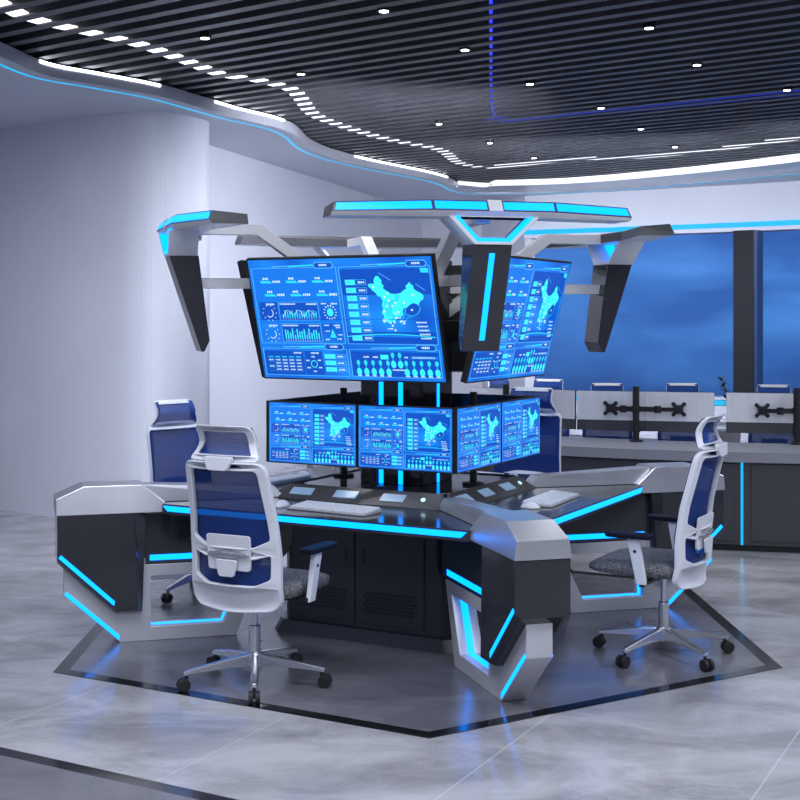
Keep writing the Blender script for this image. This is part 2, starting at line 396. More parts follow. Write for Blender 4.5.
def split_strip(nm1, nm2, pre, pts, post, k, w1, w2, m1, m2):
    P = [at_h(x,y,HL) for x,y in pts]
    ceiling_strip(nm1, pre+P[:k+1], w1, m1, 5); ceiling_strip(nm2, P[k:]+post, w2, m2, 5)
dash = [(0,4),(35,20),(85,32),(140,45),(185,61),(222,75),(255,80),(290,89),(301,99),(316,116),(357,131),(395,141),(440,150),(459,163),(485,168),(540,162.5),(580,159),(640,157),(720,149),(800,138)]
split_strip('trim_15','trim_17',[(-2.5,5.5)],dash,[(5.9,11.0),(6.1,9.0)],14,.13,.24,M['led_dash'],M['led_dash'])
blue = [(491,0),(491,40),(491,80),(492,108),(496,118),(508,121),(560,116.5),(600,113),(700,103),(800,92.5)]
split_strip('trim_16','trim_18',[(.40,5.5)],blue,[(6.2,8.3)],4,.020,.20,M['led_blue'],M['led_blue2'])
# downlights
bm = bmesh.new(); cyl(bm, (0,0,.0), (0,0,.05), .042, n=20); dl_body = link('housing', bm, M['black'])
bm = bmesh.new(); cyl(bm, (0,0,-.003), (0,0,.001), .026, n=20); dl_lens = link('lens', bm, M['lamp'])
spots_px = [(384,11),(465,50),(530,84),(601,108),(641,129),(675,147),(649,28),(697,65),(787,90),(439,124),(490,143),(534,158),(301,74),(205,38)]
places = ['nearest the top edge left of the blue outline','second from the top in the left row','just inside the blue ceiling outline','below the blue outline at its middle','left of the far corner row, beyond the blue outline','farthest of the right rows, by the bright cove','topmost inside the blue outline','in the middle of the blue outlined field','at the right edge over the window','above the left end of the hub light wings','next right of the wing tops, farther back','farthest back, by the cove corner','above the bend in the dashed light line','at the upper left above the grey wall']
first = None
for i, (px, py) in enumerate(spots_px):
    Z = (HS-.01-CAMH)*1310/(315-py); X = (px-400)*Z/1310
    if first is None:
        first = thing('downlight', 'small round ceiling downlight '+places[i], 'ceiling light', (X,Z,HS-.012), 0, 'round downlights among the ceiling slats')
        dl_body.parent = first; dl_lens.parent = first; r = first
    else: r = dup(first, (X,Z,HS-.012), 0, 'small round ceiling downlight '+places[i], 'round downlights among the ceiling slats')
    ld = D.lights.new('downlight_beam', 'SPOT'); ld.energy = 42; ld.spot_size = rad(110); ld.spot_blend = .9; ld.shadow_soft_size = .06; ld.color = (.93,.95,1.)
    lo_ = D.objects.new('downlight_beam', ld); COL.objects.link(lo_); lo_.location = (X,Z,HS-.03)

# ================================================================== CONSOLE
ARM = [rad(16.3+90*k) for k in range(4)]      # 0 right, 1 back, 2 left, 3 front
SIDE = [rad(241.3+90*k) for k in range(4)]    # 0 front-left, 1 front-right, 2 back-right, 3 back-left
con = thing('control_console', 'charcoal and silver four-armed control console with glowing cyan strips, mid room', 'console', (CX,CY,0))
def four(build, name, m, angs, bevel=0, smooth=False, parent=None, seg=2):
    """one mesh, four rotated part objects"""
    bm = build(); o0 = link(name, bm, m, parent=parent or con, bevel=bevel, smooth=smooth, rotz=angs[0], seg=seg); res = [o0]
    for a in angs[1:]:
        c = o0.copy(); COL.objects.link(c); c.rotation_euler = (0,0,a); res.append(c)
    return res
def four_sub(build, name, m, parents, bevel=0):
    bm = build(); o0 = link(name, bm, m, parent=parents[0], bevel=bevel); res = [o0]
    for p in parents[1:]:
        c = o0.copy(); COL.objects.link(c); c.parent = p; res.append(c)
    return res
# desktop octagon
def b_top():
    bm = bmesh.new(); a, b = 1.105, .90
    c, s = math.cos(rad(0)), 0
    poly = [(a,-b),(a,b),(b,a),(-b,a),(-a,b),(-a,-b),(-b,-a),(b,-a)]
    prismz(bm, poly, .692, .746); return bm
link('desktop', b_top(), M['desk'], parent=con, rotz=SIDE[0], bevel=.003)
def b_edge():
    bm = bmesh.new(); x0, x1 = 1.100, 1.109
    hexa(bm, [(x0,-.895,.737),(x0,.895,.737),(x0,.865,.709),(x0,-.865,.709)], [(x1,-.895,.737),(x1,.895,.737),(x1,.865,.709),(x1,-.865,.709)]); return bm
four(b_edge, 'edge_light', M['led'], SIDE)
# raised middle
bm = bmesh.new(); s_ = .485; c_ = .36
prismz(bm, [(s_,-c_),(s_,c_),(c_,s_),(-c_,s_),(-s_,c_),(-s_,-c_),(-c_,-s_),(c_,-s_)], .747, .808)
link('raised_platform', bm, M['desk'], parent=con, rotz=SIDE[0], bevel=.002)
# wedge control panels
def b_wedge():
    bm = bmesh.new()
    hexa(bm, [(.60,-.50,.747),(.487,-.50,.747),(.487,-.47,.816)], [(.60,.50,.747),(.487,.50,.747),(.487,.47,.816)]); return bm
wed = four(b_wedge, 'control_panel', M['dark'], SIDE, bevel=.002)
def wedge_pt(n, t, lift=.001):   # point on the slope
    k = (.60-n)/(.60-.487); return (n+lift*.56, t, .747+.069*k+lift*.83)
def b_disp(t0, w):
    def f():
        bm = bmesh.new(); a = .515; b = .565
        hexa(bm, [wedge_pt(b,t0-w/2,.0005),wedge_pt(b,t0+w/2,.0005),wedge_pt(a,t0+w/2,.0005),wedge_pt(a,t0-w/2,.0005)],
                 [wedge_pt(b,t0-w/2,.0025),wedge_pt(b,t0+w/2,.0025),wedge_pt(a,t0+w/2,.0025),wedge_pt(a,t0-w/2,.0025)])
        return bm
    return f
for t0_ in (-.37,-.09,.2): four_sub(b_disp(t0_, .14), 'touch_display', M['lens'], wed)
def b_dot():
    bm = bmesh.new(); cyl(bm, wedge_pt(.54,.38,0), wedge_pt(.54,.38,.006), .013, n=16); return bm
four_sub(b_dot, 'round_button', M['button'], wed)
# diagonal ridges
def b_ridge():
    bm = bmesh.new()
    def ring(x, h, wt, wb, k=0): return [(x-k,-wb,.747),(x-k,wb,.747),(x,wt,h),(x,-wt,h)]
    hexa(bm, ring(.79,.812,.050,.062,.06), ring(1.53,.842,.062,.074)); return bm
four(b_ridge, 'ridge', M['silver'], ARM, bevel=.003)
# caps
def b_cap():
    bm = bmesh.new()
    prof = [(1.41,.700),(1.975,.700),(1.975,.785),(1.83,.848),(1.52,.848),(1.40,.752)]
    wid  = [.135,.135,.1218,.112,.112,.1269]
    a = [(x,-w,z) for (x,z),w in zip(prof,wid)]; b = [(x,w,z) for (x,z),w in zip(prof,wid)]
    va = [bm.verts.new(p) for p in a]; vb = [bm.verts.new(p) for p in b]; n = 6
    for v in (va, vb):      # side split in a lower band and a chamfer
        bm.faces.new(v)
    for i in range(n): bm.faces.new([va[i],va[(i+1)%n],vb[(i+1)%n],vb[i]])
    return bm
four(b_cap, 'corner_cap', M['silver'], ARM, bevel=.004)
# leg bodies (dark gloss), chamfered below
def b_body():
    bm = bmesh.new()
    full = [(1.968,.699),(1.968,.450),(1.66,.172),(1.52,.172),(1.50,.699)]
    ins  = [(1.968,.699),(1.968,.470),(1.655,.188),(1.545,.188),(1.565,.699)]
    R = []
    for y, pr in ((-.13,ins),(-.10,full),(.10,full),(.13,ins)): R.append([bm.verts.new((x,y,z)) for x,z in pr])
    bm.faces.new(R[0]); bm.faces.new(R[3])
    for a, b in zip(R, R[1:]):
        for i in range(5): bm.faces.new([a[i],a[(i+1)%5],b[(i+1)%5],b[i]])
    return bm
body = four(b_body, 'leg_shroud', M['gloss'], ARM, bevel=.002)
def strip(bm, p, q, w, y, th=.002):    # strip on a side face from p to q in (x,z), width w downward-left normal
    p, q = Vector(p), Vector(q); d = (q-p).normalized(); n = Vector((-d.y,d.x))*w/2
    ys = (y, y+th) if y > 0 else (y-th, y)
    pts = [p+n, q+n*1+d*w*.4, q-n-d*w*.2, p-n]
    hexa(bm, [(v.x,ys[0],v.y) for v in pts], [(v.x,ys[1],v.y) for v in pts])
for y_ in (-.1305,.1305):
    def b_bodyled():
        bm = bmesh.new(); strip(bm, (1.955,.487), (1.672,.228), .021, y_); return bm
    four_sub(b_bodyled, 'light_strip', M['led'], body)
# inner knee panels
def b_knee():
    bm = bmesh.new(); prism(bm, [(.74,.413),(1.53,.413),(1.53,.684),(.62,.684),(.70,.45)], -.056, .056); return bm
knee = four(b_knee, 'knee_panel', M['gloss'], ARM, bevel=.002)
for y_ in (-.0565,.0565):
    def b_kneeled():
        bm = bmesh.new(); y2 = y_+.002*(1 if y_ > 0 else -1); box(bm, .87, 1.475, min(y_,y2), max(y_,y2), .432, .462); return bm
    four_sub(b_kneeled, 'light_strip', M['led'], knee)
# silver foot frames with a window
hole = [(1.47,.350),(1.47,.078),(1.075,.078),(.945,.350)]
foot_out = [(1.93,.447),(1.93,.268),(1.635,.004),(1.0,.004),(.855,.411),(1.50,.411),(1.50,.447)]
def b_foot(): return plate(foot_out, [hole], .0625, lambda a,b,c: (a,c,b))
foot = four(b_foot, 'foot_frame', M['silver_matte'], ARM, bevel=.003)
def b_footled():
    bm = bmesh.new()
    c = Vector((1.25,.21)); hp = [Vector(p) for p in hole]
    for i in range(4):
        a, b = hp[i], hp[(i+1)%4]; d = (b-a).normalized(); n = Vector((-d.y,d.x))
        if n.dot(c-a) < 0: n = -n
        a2, b2 = a+d*.004, b-d*.004
        hexa(bm, [(v.x,-.018,v.y) for v in (a2,b2,b2+n*.003,a2+n*.003)], [(v.x,.018,v.y) for v in (a2,b2,b2+n*.003,a2+n*.003)])
    return bm
four_sub(b_footled, 'window_light', M['led'], foot)
for y_ in (-.063,.063):
    def b_fl():
        bm = bmesh.new(); strip(bm, (1.922,.280), (1.640,.030), .020, y_); return bm
    four_sub(b_fl, 'light_strip', M['led'], foot)
# cabinet core under the desk
def octa(n, c): return [(n,-c),(n,c),(c,n),(-c,n),(-n,c),(-n,-c),(-c,-n),(c,-n)]
bm = bmesh.new(); prismz(bm, octa(.515,.47), .07, .684)
cab = link('cabinet', bm, M['cab'], parent=con, rotz=SIDE[0], bevel=.003)
bm = bmesh.new(); hexa(bm, [(x,y,.003) for x,y in octa(.565,.52)], [(x,y,.07) for x,y in octa(.540,.495)])
link('plinth', bm, M['cab'], parent=con, rotz=SIDE[0], bevel=.003)
vent_m = M['black']
def b_door(y0, y1, sgn):
    def f():
        bm = bmesh.new(); box(bm, .516, .526, y0, y1, .10, .665)
        hy = y1-.05 if sgn > 0 else y0+.05
        # recessed grip and perforations as dark insets of the same door
        box(bm, .5255, .527, hy-.008, hy+.008, .42, .50, 1)
        rows = 6; ncol = 12; x0 = y0+.05; x1 = y1-.05
        for r in range(rows):
            for c in range(ncol):
                yy = x0+(c+(.5 if r%2 else 0))*(x1-x0)/ncol+.008; zz = .165+r*.020
                hw, hh = .0125, .0078
                v = [bm.verts.new((.5264, yy+dx*hw, zz+dz*hh)) for dx,dz in ((-1,0),(-.5,-1),(.5,-1),(1,0),(.5,1),(-.5,1))]
                bm.faces.new(v).material_index = 1
        return bm
    return f
doors = [[],[]]
for k in range(4):
    pass
d1 = b_door(-.455,-.047,1); d2 = b_door(-.037,.375,-1)
for fdoor in (d1, d2):
    bm = fdoor(); me = None
    o0 = link('cabinet_door', bm, [M['cab'], M['black']], parent=cab, rotz=0)
    for kk in (1,2,3):
        c = o0.copy(); COL.objects.link(c); c.rotation_euler = (0,0,kk*pi/2)
# cable tray under the desk edge
def b_tray():
    bm = bmesh.new(); prism(bm, [(.62,.684),(.62,.640),(.66,.625),(.80,.650),(.80,.684)], -.50, .12); return bm
four(b_tray, 'cable_tray', M['cab'], SIDE, bevel=.003)
# tower
bm = bmesh.new(); prismz(bm, octa(.20,.185), .809, 2.06)
tow = link('tower', bm, M['gloss'], parent=con, rotz=SIDE[0], bevel=.003)
for kk, ts in ((0,(-.057,.067)),(1,(0.,)),(2,(-.057,.067)),(3,(0.,))):
    for t_ in ts:
        bm = bmesh.new(); box(bm, .2005, .204, t_-.0135, t_+.0135, .810, 1.45)
        link('light_strip', bm, M['led'], parent=tow, rotz=kk*pi/2)
# beams and struts
def b_beam():
    P = [(.15,1.69),(.88,2.19),(1.24,2.19),(1.24,2.246),(.855,2.246),(.15,1.765)]
    bm = bmesh.new(); prism(bm, P, -.036, .036); return bm
beam = four(b_beam, 'support_beam', M['silver_light'], ARM, bevel=.003)
def b_strut():
    bm = bmesh.new(); box(bm, .17, 1.24, -.03, .03, 1.895, 1.952); return bm
strut_ = four(b_strut, 'strut', M['silver_light'], ARM, bevel=.003)
# blades
def b_blade():
    bm = bmesh.new(); prism(bm, [(1.215,2.07),(1.155,1.612),(1.183,1.552),(1.20,1.552),(1.375,2.07)], -.098, .098); return bm
blade = four(b_blade, 'hanging_blade', M['gloss'], ARM, bevel=.003)
def b_bladeled():
    bm = bmesh.new()
    def X(z): return 1.20+(1.375-1.20)*(z-1.552)/(2.07-1.552)
    z0, z1 = 1.605, 2.02
    hexa(bm, [(X(z0)+.0005,-.014,z0),(X(z0)+.0005,.014,z0),(X(z1)+.0005,.014,z1),(X(z1)+.0005,-.014,z1)],
             [(X(z0)+.003,-.014,z0),(X(z0)+.003,.014,z0),(X(z1)+.003,.014,z1),(X(z1)+.003,-.014,z1)]); return bm
four_sub(b_bladeled, 'light_strip', M['led'], blade[3:])
# trapezoid brackets
br_o = [(-.096,2.068),(.096,2.068),(.228,2.198),(-.228,2.198)]
br_h = [(-.084,2.082),(.084,2.082),(.200,2.196),(-.200,2.196)]
def b_brk(): return plate(br_o, [br_h], .08, lambda a,b,c: (1.30+c+(b-2.07)*.10, a, b))
brk = four(b_brk, 'bracket', M['silver_light'], ARM, bevel=.002)
def b_brkled():
    bm = bmesh.new(); hp = [Vector(p) for p in br_h]; c = Vector((0,2.12))
    for i in (0,1,3):
        a, b = hp[i], hp[(i+1)%4]; d = (b-a).normalized(); n = Vector((-d.y,d.x))
        if n.dot(c-a) < 0: n = -n
        q = [a+d*.002, b-d*.002, b-d*.002+n*.017, a+d*.002+n*.017]
        hexa(bm, [(1.34,v.x,v.y) for v in q], [(1.381+(v.y-2.07)*.1,v.x,v.y) for v in q])
    return bm
four_sub(b_brkled, 'light_strip', M['led'], brk)
# wings
def station(t):
    a = abs(t); s = 1 if t >= 0 else -1
    if a <= .31: return [(1.385,t,2.275),(1.415,t,2.222),(1.385,t,2.197),(1.20,t,2.197),(1.20,t,2.247)]
    return [(1.268,s*.755,2.266),(1.285,s*.772,2.216),(1.268,s*.772,2.200),(1.085,s*.765,2.200),(1.09,s*.757,2.250)]
def b_wing():
    bm = bmesh.new(); S = [station(t) for t in (-.8,-.31,.31,.8)]
    R = [[bm.verts.new(p) for p in s] for s in S]
    for a, b in zip(R, R[1:]):
        for i in range(5):
            f = bm.faces.new([a[i],b[i],b[(i+1)%5],a[(i+1)%5]]); f.material_index = 1 if i in (1,2) else 0
    bm.faces.new(R[0]); bm.faces.new(R[-1])
    return bm
wing = four(b_wing, 'canopy_wing', [M['dark'], M['silver_light']], ARM, bevel=.002)
def lerp(a, b, t): return tuple(a[i]+(b[i]-a[i])*t for i in range(3))
def face_panel(A, B, u0, u1, v0, v1, lift=.003, u0b=None, u1b=None):
    """A=(top,bottom) at station a, B likewise; quad inside it"""
    bm = bmesh.new()
    def P(u, v): return Vector(lerp(lerp(A[0],B[0],u), lerp(A[1],B[1],u), v))
    q = [P(u0,v0), P(u1,v0), P(u1 if u1b is None else u1b,v1), P(u0 if u0b is None else u0b,v1)]
    n = (q[1]-q[0]).cross(q[3]-q[0]).normalized()
    if n.x < 0: n = -n
    hexa(bm, [v+n*.0004 for v in q], [v+n*lift for v in q]); return bm
s0, s1, s2, s3 = [station(t)[:2] for t in (-.8,-.31,.31,.8)]
four_sub(lambda: face_panel(s0,s1,.03,.985,.15,.83), 'light_panel', M['led'], wing)
four_sub(lambda: face_panel(s1,s2,.015,.43,.15,.83), 'light_panel', M['led'], wing)
four_sub(lambda: face_panel(s1,s2,.57,.985,.15,.83), 'light_panel', M['led'], wing)
four_sub(lambda: face_panel(s2,s3,.015,.97,.15,.83), 'light_panel', M['led'], wing)
four_sub(lambda: face_panel(s1,s2,.444,.556,-.02,1.0,.006), 'centre_block', M['silver_light'], wing)

# ------------------------------------------------------------------ dashboard picture
src = np.array([(246.8,260),(431.5,253.6),(444.3,380.3),(264.6,378.3)]); dst = np.array([(0,0),(1,0),(1,1),(0,1)])
A_ = []
for (x,y),(u_,v_) in zip(src,dst):
    A_.append([x,y,1,0,0,0,-u_*x,-u_*y,-u_]); A_.append([0,0,0,x,y,1,-v_*x,-v_*y,-v_])
Hm = np.linalg.svd(np.array(A_))[2][-1].reshape(3,3)
def uvp(x, y):
    r = Hm@np.array([x,y,1.]); return r[0]/r[2], r[1]/r[2]
def L_(cx, cy): return uvp(240+cx/5.718, 245+cy/5.714)
def R_(cx, cy): return uvp(335+cx/5.713, 245+cy/5.714)
class Dash:
    def __init__(s): s.p = []
    def poly(s, pts, mi, layer=1): s.p.append((pts, mi, layer))
    def rect(s, u0, v0, u1, v1, mi, layer=1): s.poly([(u0,v0),(u1,v0),(u1,v1),(u0,v1)], mi, layer)
    def line(s, a, b, w, mi, layer=2):
        a, b = Vector(a), Vector(b); d = (b-a)
        if d.length < 1e-6: return
        n = Vector((-d.y,d.x)).normalized()*w/2; s.poly([tuple(a+n),tuple(b+n),tuple(b-n),tuple(a-n)], mi, layer)
    def frame(s, u0, v0, u1, v1, w, mi, layer=2):
        for a, b in (((u0,v0),(u1,v0)),((u1,v0),(u1,v1)),((u1,v1),(u0,v1)),((u0,v1),(u0,v0))): s.line(a,b,w,mi,layer)
    def disc(s, c, ru, rv, mi, layer=2, n=12): s.poly([(c[0]+ru*math.cos(2*pi*i/n), c[1]+rv*math.sin(2*pi*i/n)) for i in range(n)], mi, layer)
    def ring(s, c, r, w, mi, a0=0, a1=2*pi, n=16, layer=2):
        asp = 1.69
        for i in range(n):
            p, q = a0+(a1-a0)*i/n, a0+(a1-a0)*(i+1)/n
            s.poly([(c[0]+k*math.cos(t), c[1]+k*asp*math.sin(t)) for k,t in ((r,p),(r,q),(r-w,q),(r-w,p))], mi, layer)
    def text(s, u, v, w, h, mi=6, layer=3):      # unreadably small caption: a row of tiny glyph blocks
        n = max(2, int(w/(h*.42))); st = w/n
        for i in range(n):
            hh = h*random.uniform(.7,1.); s.rect(u+i*st, v+(h-hh)/2, u+i*st+st*.74, v+(h+hh)/2, mi, layer)
    def mesh(s, name, w, hgt, lift):
        me = D.meshes.new(name); V = []; F = []; MI = []
        def add(pts, mi, layer):
            k = len(V)
            for u, v in pts: V.append((0.0005+layer*lift, (u-.5)*w, (.5-v)*hgt))
            F.append(list(range(k, k+len(pts)))); MI.append(mi)
        add([(0,0),(1,0),(1,1),(0,1)], 0, 0)
        for pts, mi, l in s.p: add(pts, mi, l)
        me.from_pydata(V, [], F)
        for m in SCR: me.materials.append(m)
        uv = me.uv_layers.new(name='UVMap')
        for p, mi in zip(me.polygons, MI):
            p.material_index = mi
            for li in p.loop_indices:
                co = me.vertices[me.loops[li].vertex_index].co; uv.data[li].uv = (co.y/w+.5, co.z/hgt+.5)
        return me
ds = Dash(); rnd = random.random
def quadR(fn, x0, y0, x1, y1, mi, layer=2): ds.poly([fn(x0,y0), fn(x1,y0), fn(x1,y1), fn(x0,y1)], mi, layer)
ds.line((0,.497),(1,.497),.004,1,6)
# four panels
for (u0,v0,u1,v1,tab) in ((.015,.07,.492,.70,.80),(.508,.07,.985,.70,.80),(.015,.745,.492,.975,.86),(.508,.745,.985,.975,.82)):
    ds.frame(u0,v0,u1,v1,.004,3,2)
    ds.line((u0+(u1-u0)*.25,v0-.012),(u0+(u1-u0)*.74,v0-.02),.008,3,2)
    ds.line((u0+(u1-u0)*.45,v0-.012),(u0+(u1-u0)*.74,v0-.02),.012,4,3)
    ua = u0+(u1-u0)*.74; ub = u1-.01
    ds.poly([(ua,v0-.018),(ua+.012,v0-.045),(ub-.012,v0-.045),(ub,v0-.018),(ub-.012,v0+.01),(ua+.012,v0+.01)], 3, 3)
    ds.poly([(ua+.005,v0-.018),(ua+.015,v0-.038),(ub-.015,v0-.038),(ub-.005,v0-.018),(ub-.015,v0+.003),(ua+.015,v0+.003)], 1, 4)
    ds.text((ua+ub)/2-.022, v0-.029, .044, .02, 6, 5)
ds.rect(.018,.075,.49,.695,2,1); ds.rect(.511,.09,.982,.695,1,1)
ds.rect(.515,.30,.98,.60,0,2)
# underlined figures
for row, vy in enumerate((.175,.285)):
    for c in range(3):
        u0 = .055+c*.148+(.015 if row else 0)
        ds.poly([(u0,vy),(u0+.055,vy),(u0+.07,vy+.02),(u0+.005,vy+.02)], 4, 3); ds.text(u0+.018, vy-.028, .032, .02); ds.text(u0+.073, vy-.004, .045, .022)
# two chart rows
for row, v0 in enumerate((.355,.535)):
    ds.rect(.03,v0,.135,v0+.15,0 if row else 1,2); ds.rect(.143,v0,.365,v0+.15,1,2); ds.rect(.373,v0,.485,v0+.15,0,2)
    ds.frame(.143,v0,.365,v0+.15,.003,3,3)
    c = (.085,v0+.09); ds.ring(c,.022,.004,6,-.9,2.4,12,4)
    for k in range(10): a = 2*pi*k/10; ds.disc((c[0]+.038*math.cos(a), c[1]+.038*1.69*math.sin(a)), .003,.005, 6, 4, 6)
    ds.text(.07,v0+.008,.05,.017); ds.text(.15,v0+.008,.09,.014); ds.text(.30,v0+.008,.06,.016)
    ys = []
    for k in range(15):
        u = .158+k*.0135; hh = .03+.06*abs(math.sin(k*1.3+row))*(.6 if row==0 else 1); ds.rect(u,v0+.13-hh,u+.0065,v0+.13,4 if row==0 else 5,4)
        ds.disc((u+.003,v0+.14),.0028,.004,6,4,6); ys.append((u+.003, v0+.125-.06*abs(math.sin(k*.7+2*row))))
    for a, b in zip(ys, ys[1:]): ds.line(a,b,.003,3 if row else 6,5)
    c = (.43,v0+.085)
    if row == 0:
        ds.disc(c,.018,.034,5,4,10)
        for k in range(14): a = 2*pi*k/14; ds.line((c[0]+.028*math.cos(a),c[1]+.028*1.69*math.sin(a)),(c[0]+.037*math.cos(a),c[1]+.037*1.69*math.sin(a)),.006,6,4)
    else:
        ds.poly([(c[0],c[1]-.045),(c[0]+.018,c[1]+.03),(c[0]-.018,c[1]+.03)],4,4)
        for du, dv in ((-.04,-.03),(.02,-.06),(.02,.035),(-.045,.04),(.028,0)): ds.text(c[0]+du,c[1]+dv,.025,.012)
    ds.text(.385,v0+.006,.03,.013); ds.text(.44,v0+.006,.035,.015)
# bottom-left: table, ring, pills
ds.rect(.02,.765,.245,.965,1,1); ds.rect(.252,.765,.352,.965,1,1)
for r in range(5):
    ds.rect(.035,.835+r*.026,.235,.836+r*.026,3,2)
    for c in range(5):
        if not (r%2 == 0 and c == 0 and r): ds.text(.04+c*.04,.812+r*.027,.028,.012,6 if r else 4)
ds.text(.19,.775,.045,.014); ds.text(.29,.775,.045,.014)
ds.ring((.30,.875),.019,.004,5); 
for k in range(6): a = 2*pi*k/6+.5; ds.text(.30+.038*math.cos(a)-.01,.875+.062*math.sin(a)-.006,.02,.013)
for k in range(3):
    v = .79+k*.055; ds.rect(.365,v,.425,v+.036,5,3); ds.frame(.365,v,.48,v+.036,.003,3,3); ds.text(.435,v+.011,.035,.015); ds.text(.378,v+.012,.02,.012,3,5)
# list of bars
for k in range(8):
    v = .175+k*.065; ds.rect(.535,v,.588,v+.042,5,4); ds.text(.545,v+.014,.024,.012,3,5); ds.frame(.535,v,.645,v+.042,.003,3,4); ds.text(.603,v+.012,.037,.019,6,5)
# map
outline = [(190,215),(210,212),(225,215),(222,192),(232,170),(248,168),(258,182),(268,192),(266,208),(280,225),(275,238),(298,255),(318,268),(345,272),(375,265),(392,250),(410,238),(402,222),(412,218),(425,200),(436,214),(448,222),(452,242),(468,252),(488,262),(506,276),(505,300),(488,310),(478,330),(484,342),(470,330),(448,322),(425,335),(408,352),(392,352),(386,372),(392,390),(376,402),(366,398),(350,418),(342,432),(322,430),(310,442),(296,432),(282,438),(276,420),(282,400),(268,385),(276,355),(268,335),(274,312),(262,290),(246,285),(232,265),(214,252),(204,238),(192,232)]
ds.poly([R_(x,y) for x,y in outline], 5, 4)
for (x0,y0,x1,y1) in ((300,310,345,350),(290,350,330,400),(340,280,370,310),(280,315,300,340),(320,390,350,420)): ds.poly([R_(x0,y0),R_(x1,y0-8),R_(x1-8,y1),R_(x0+6,y1+4)], 4, 5)
east = [(425,335),(448,322),(470,330),(484,342),(486,362),(470,385),(445,398),(420,392),(400,385),(405,360)]
ds.poly([R_(x,y) for x,y in east], 1, 5)
for a, b in zip(east[3:], east[4:]): ds.line(R_(*a), R_(*b), .003, 4, 6)
for x,y in ((220,232),(300,268),(285,290),(445,275),(395,322),(345,322),(330,340),(300,342),(282,372),(345,385),(350,410),(378,430),(340,435),(318,438),(440,362),(282,432),(330,455),(345,480),(395,440),(308,310),(362,375)): ds.disc(R_(x,y),.006,.009,6,7,8)
for x,y in ((270,418),(300,468),(345,405),(370,425)): ds.text(*R_(x,y),.03,.012,6,7)
pts = [(345,405),(362,400),(392,398),(388,420),(360,428),(385,452),(400,430),(420,405),(440,400)]
for a, b in zip(pts, pts[1:]): ds.line(R_(*a), R_(*b), .002, 4, 6)
ds.line(R_(250,150), R_(320,192), .004, 3, 4); ds.line(R_(462,212), R_(515,248), .004, 3, 4)
ds.poly([R_(485,118),R_(532,118),R_(538,145),R_(492,145)], 4, 4)
for k in range(5): ds.text(.885+.004*k,.515+k*.032,.055,.014,6,4)
arc = [R_(70+k*42, 520-16*math.sin(pi*k/12)) for k in range(13)]
for a, b in zip(arc, arc[1:]): ds.line(a, b, .008, 4, 4)
ds.poly([R_(150,520)]+[R_(200+k*30, 512-12*math.sin(pi*k/8)) for k in range(9)]+[R_(500,522)], 2, 3)
# dumb-bell rows
ds.rect(.512,.765,.98,.965,1,1)
def bell(u, v0): ds.disc((u,v0),.0095,.023,4,3,10); ds.disc((u,v0+.075),.014,.032,5,3,12); ds.line((u,v0),(u,v0+.075),.003,4,3)
for k in range(5): bell(.548+k*.040,.855); bell(.805+k*.040,.855); ds.text(.538+k*.04,.957,.022,.012); ds.text(.795+k*.04,.957,.024,.012)
bell(.738,.79); bell(.775,.79); ds.text(.73,.905,.065,.013)
ds.text(.58,.80,.03,.014); ds.text(.63,.80,.03,.014); ds.rect(.672,.787,.715,.825,5,3); ds.text(.80,.80,.02,.014); ds.rect(.83,.795,.975,.822,0,3); ds.text(.84,.80,.12,.014)

# ------------------------------------------------------------------ big screens
def big_screen(side, label):
    W_, Hh = 1.13, .675
    n0, z0, n1, z1 = .64, 1.40, .812, 2.052
    tilt = math.atan2(n1-n0, z1-z0)
    t = thing('video_screen', label, 'screen', (CX,CY,0), SIDE[side], 'big tilted screens on the hub')
    return t, tilt
scr_me = ds.mesh('display', 1.112, .657, .00025)
def screen_parts(t, tilt):
    cn, cz = (.64+.812)/2, (1.40+2.052)/2
    def put(o): o.location = (cn,0,cz); o.rotation_euler = (0,tilt,0)
    bm = bmesh.new(); box(bm, -.035, 0, -.565, .565, -.3375, .3375); c = link('casing', bm, M['black'], parent=t, bevel=.003); put(c)
    o = link('display', scr_me, None, parent=t); put(o)
    bm = bmesh.new(); box(bm, -.30, -.036, -.07, .07, -.06, .06); b = link('mount', bm, M['black'], parent=t, bevel=.004)
    b.location = (.50,0,1.66); b.rotation_euler = (0,0,0)
labels = ['big tilted dashboard screen on the left, fully in view above the small monitors',
          'big tilted dashboard screen on the right, partly behind the front hanging blade',
          'big tilted screen facing away to the back right, behind the hub',
          'big tilted screen facing the grey left wall, only its black edge showing']
t_first = None
for s in range(4):
    t, tilt = big_screen(s, labels[s]); screen_parts(t, tilt)


# ------------------------------------------------------------------ small monitors and their poles
mon_me = ds.mesh('display', .556, .326, .00012)
def casing_me():
    bm = bmesh.new(); box(bm, -.022, 0, -.283, .283, -.17, .17); box(bm, -.040, -.0221, -.12, .12, -.08, .06)
    me = D.meshes.new('casing'); bm.to_mesh(me); bm.free(); me.materials.append(M['black']); return me
cas = casing_me()
ml = [['leftmost small dashboard monitor under the big left screen','second small dashboard monitor from the left, in front of the tower'],
      ['third small dashboard monitor from the left, right beside the tower corner','rightmost small dashboard monitor of the ring, before the blue chair back'],
      ['small monitor facing away to the back right, nearer the right corner','small monitor facing away to the back right, nearer the back corner'],
      ['small monitor facing away to the left wall, nearer the back corner','small monitor facing away to the left wall, its black back seen behind the leftmost one']]
for s in range(4):
    c_, s_n = math.cos(SIDE[s]), math.sin(SIDE[s])
    for j, t_ in enumerate((-.287,.287)):
        x = CX+.590*c_-t_*s_n; y = CY+.590*s_n+t_*c_
        t = thing('monitor', ml[s][j], 'monitor', (x,y,.935), SIDE[s], 'small monitors around the tower')
        for nm, me in (('casing',cas),('display',mon_me)):
            o = link(nm, me, None, parent=t, loc=(0,0,.17)); 
            if nm == 'casing': b = o.modifiers.new('b','BEVEL'); b.width = .002; b.segments = 1
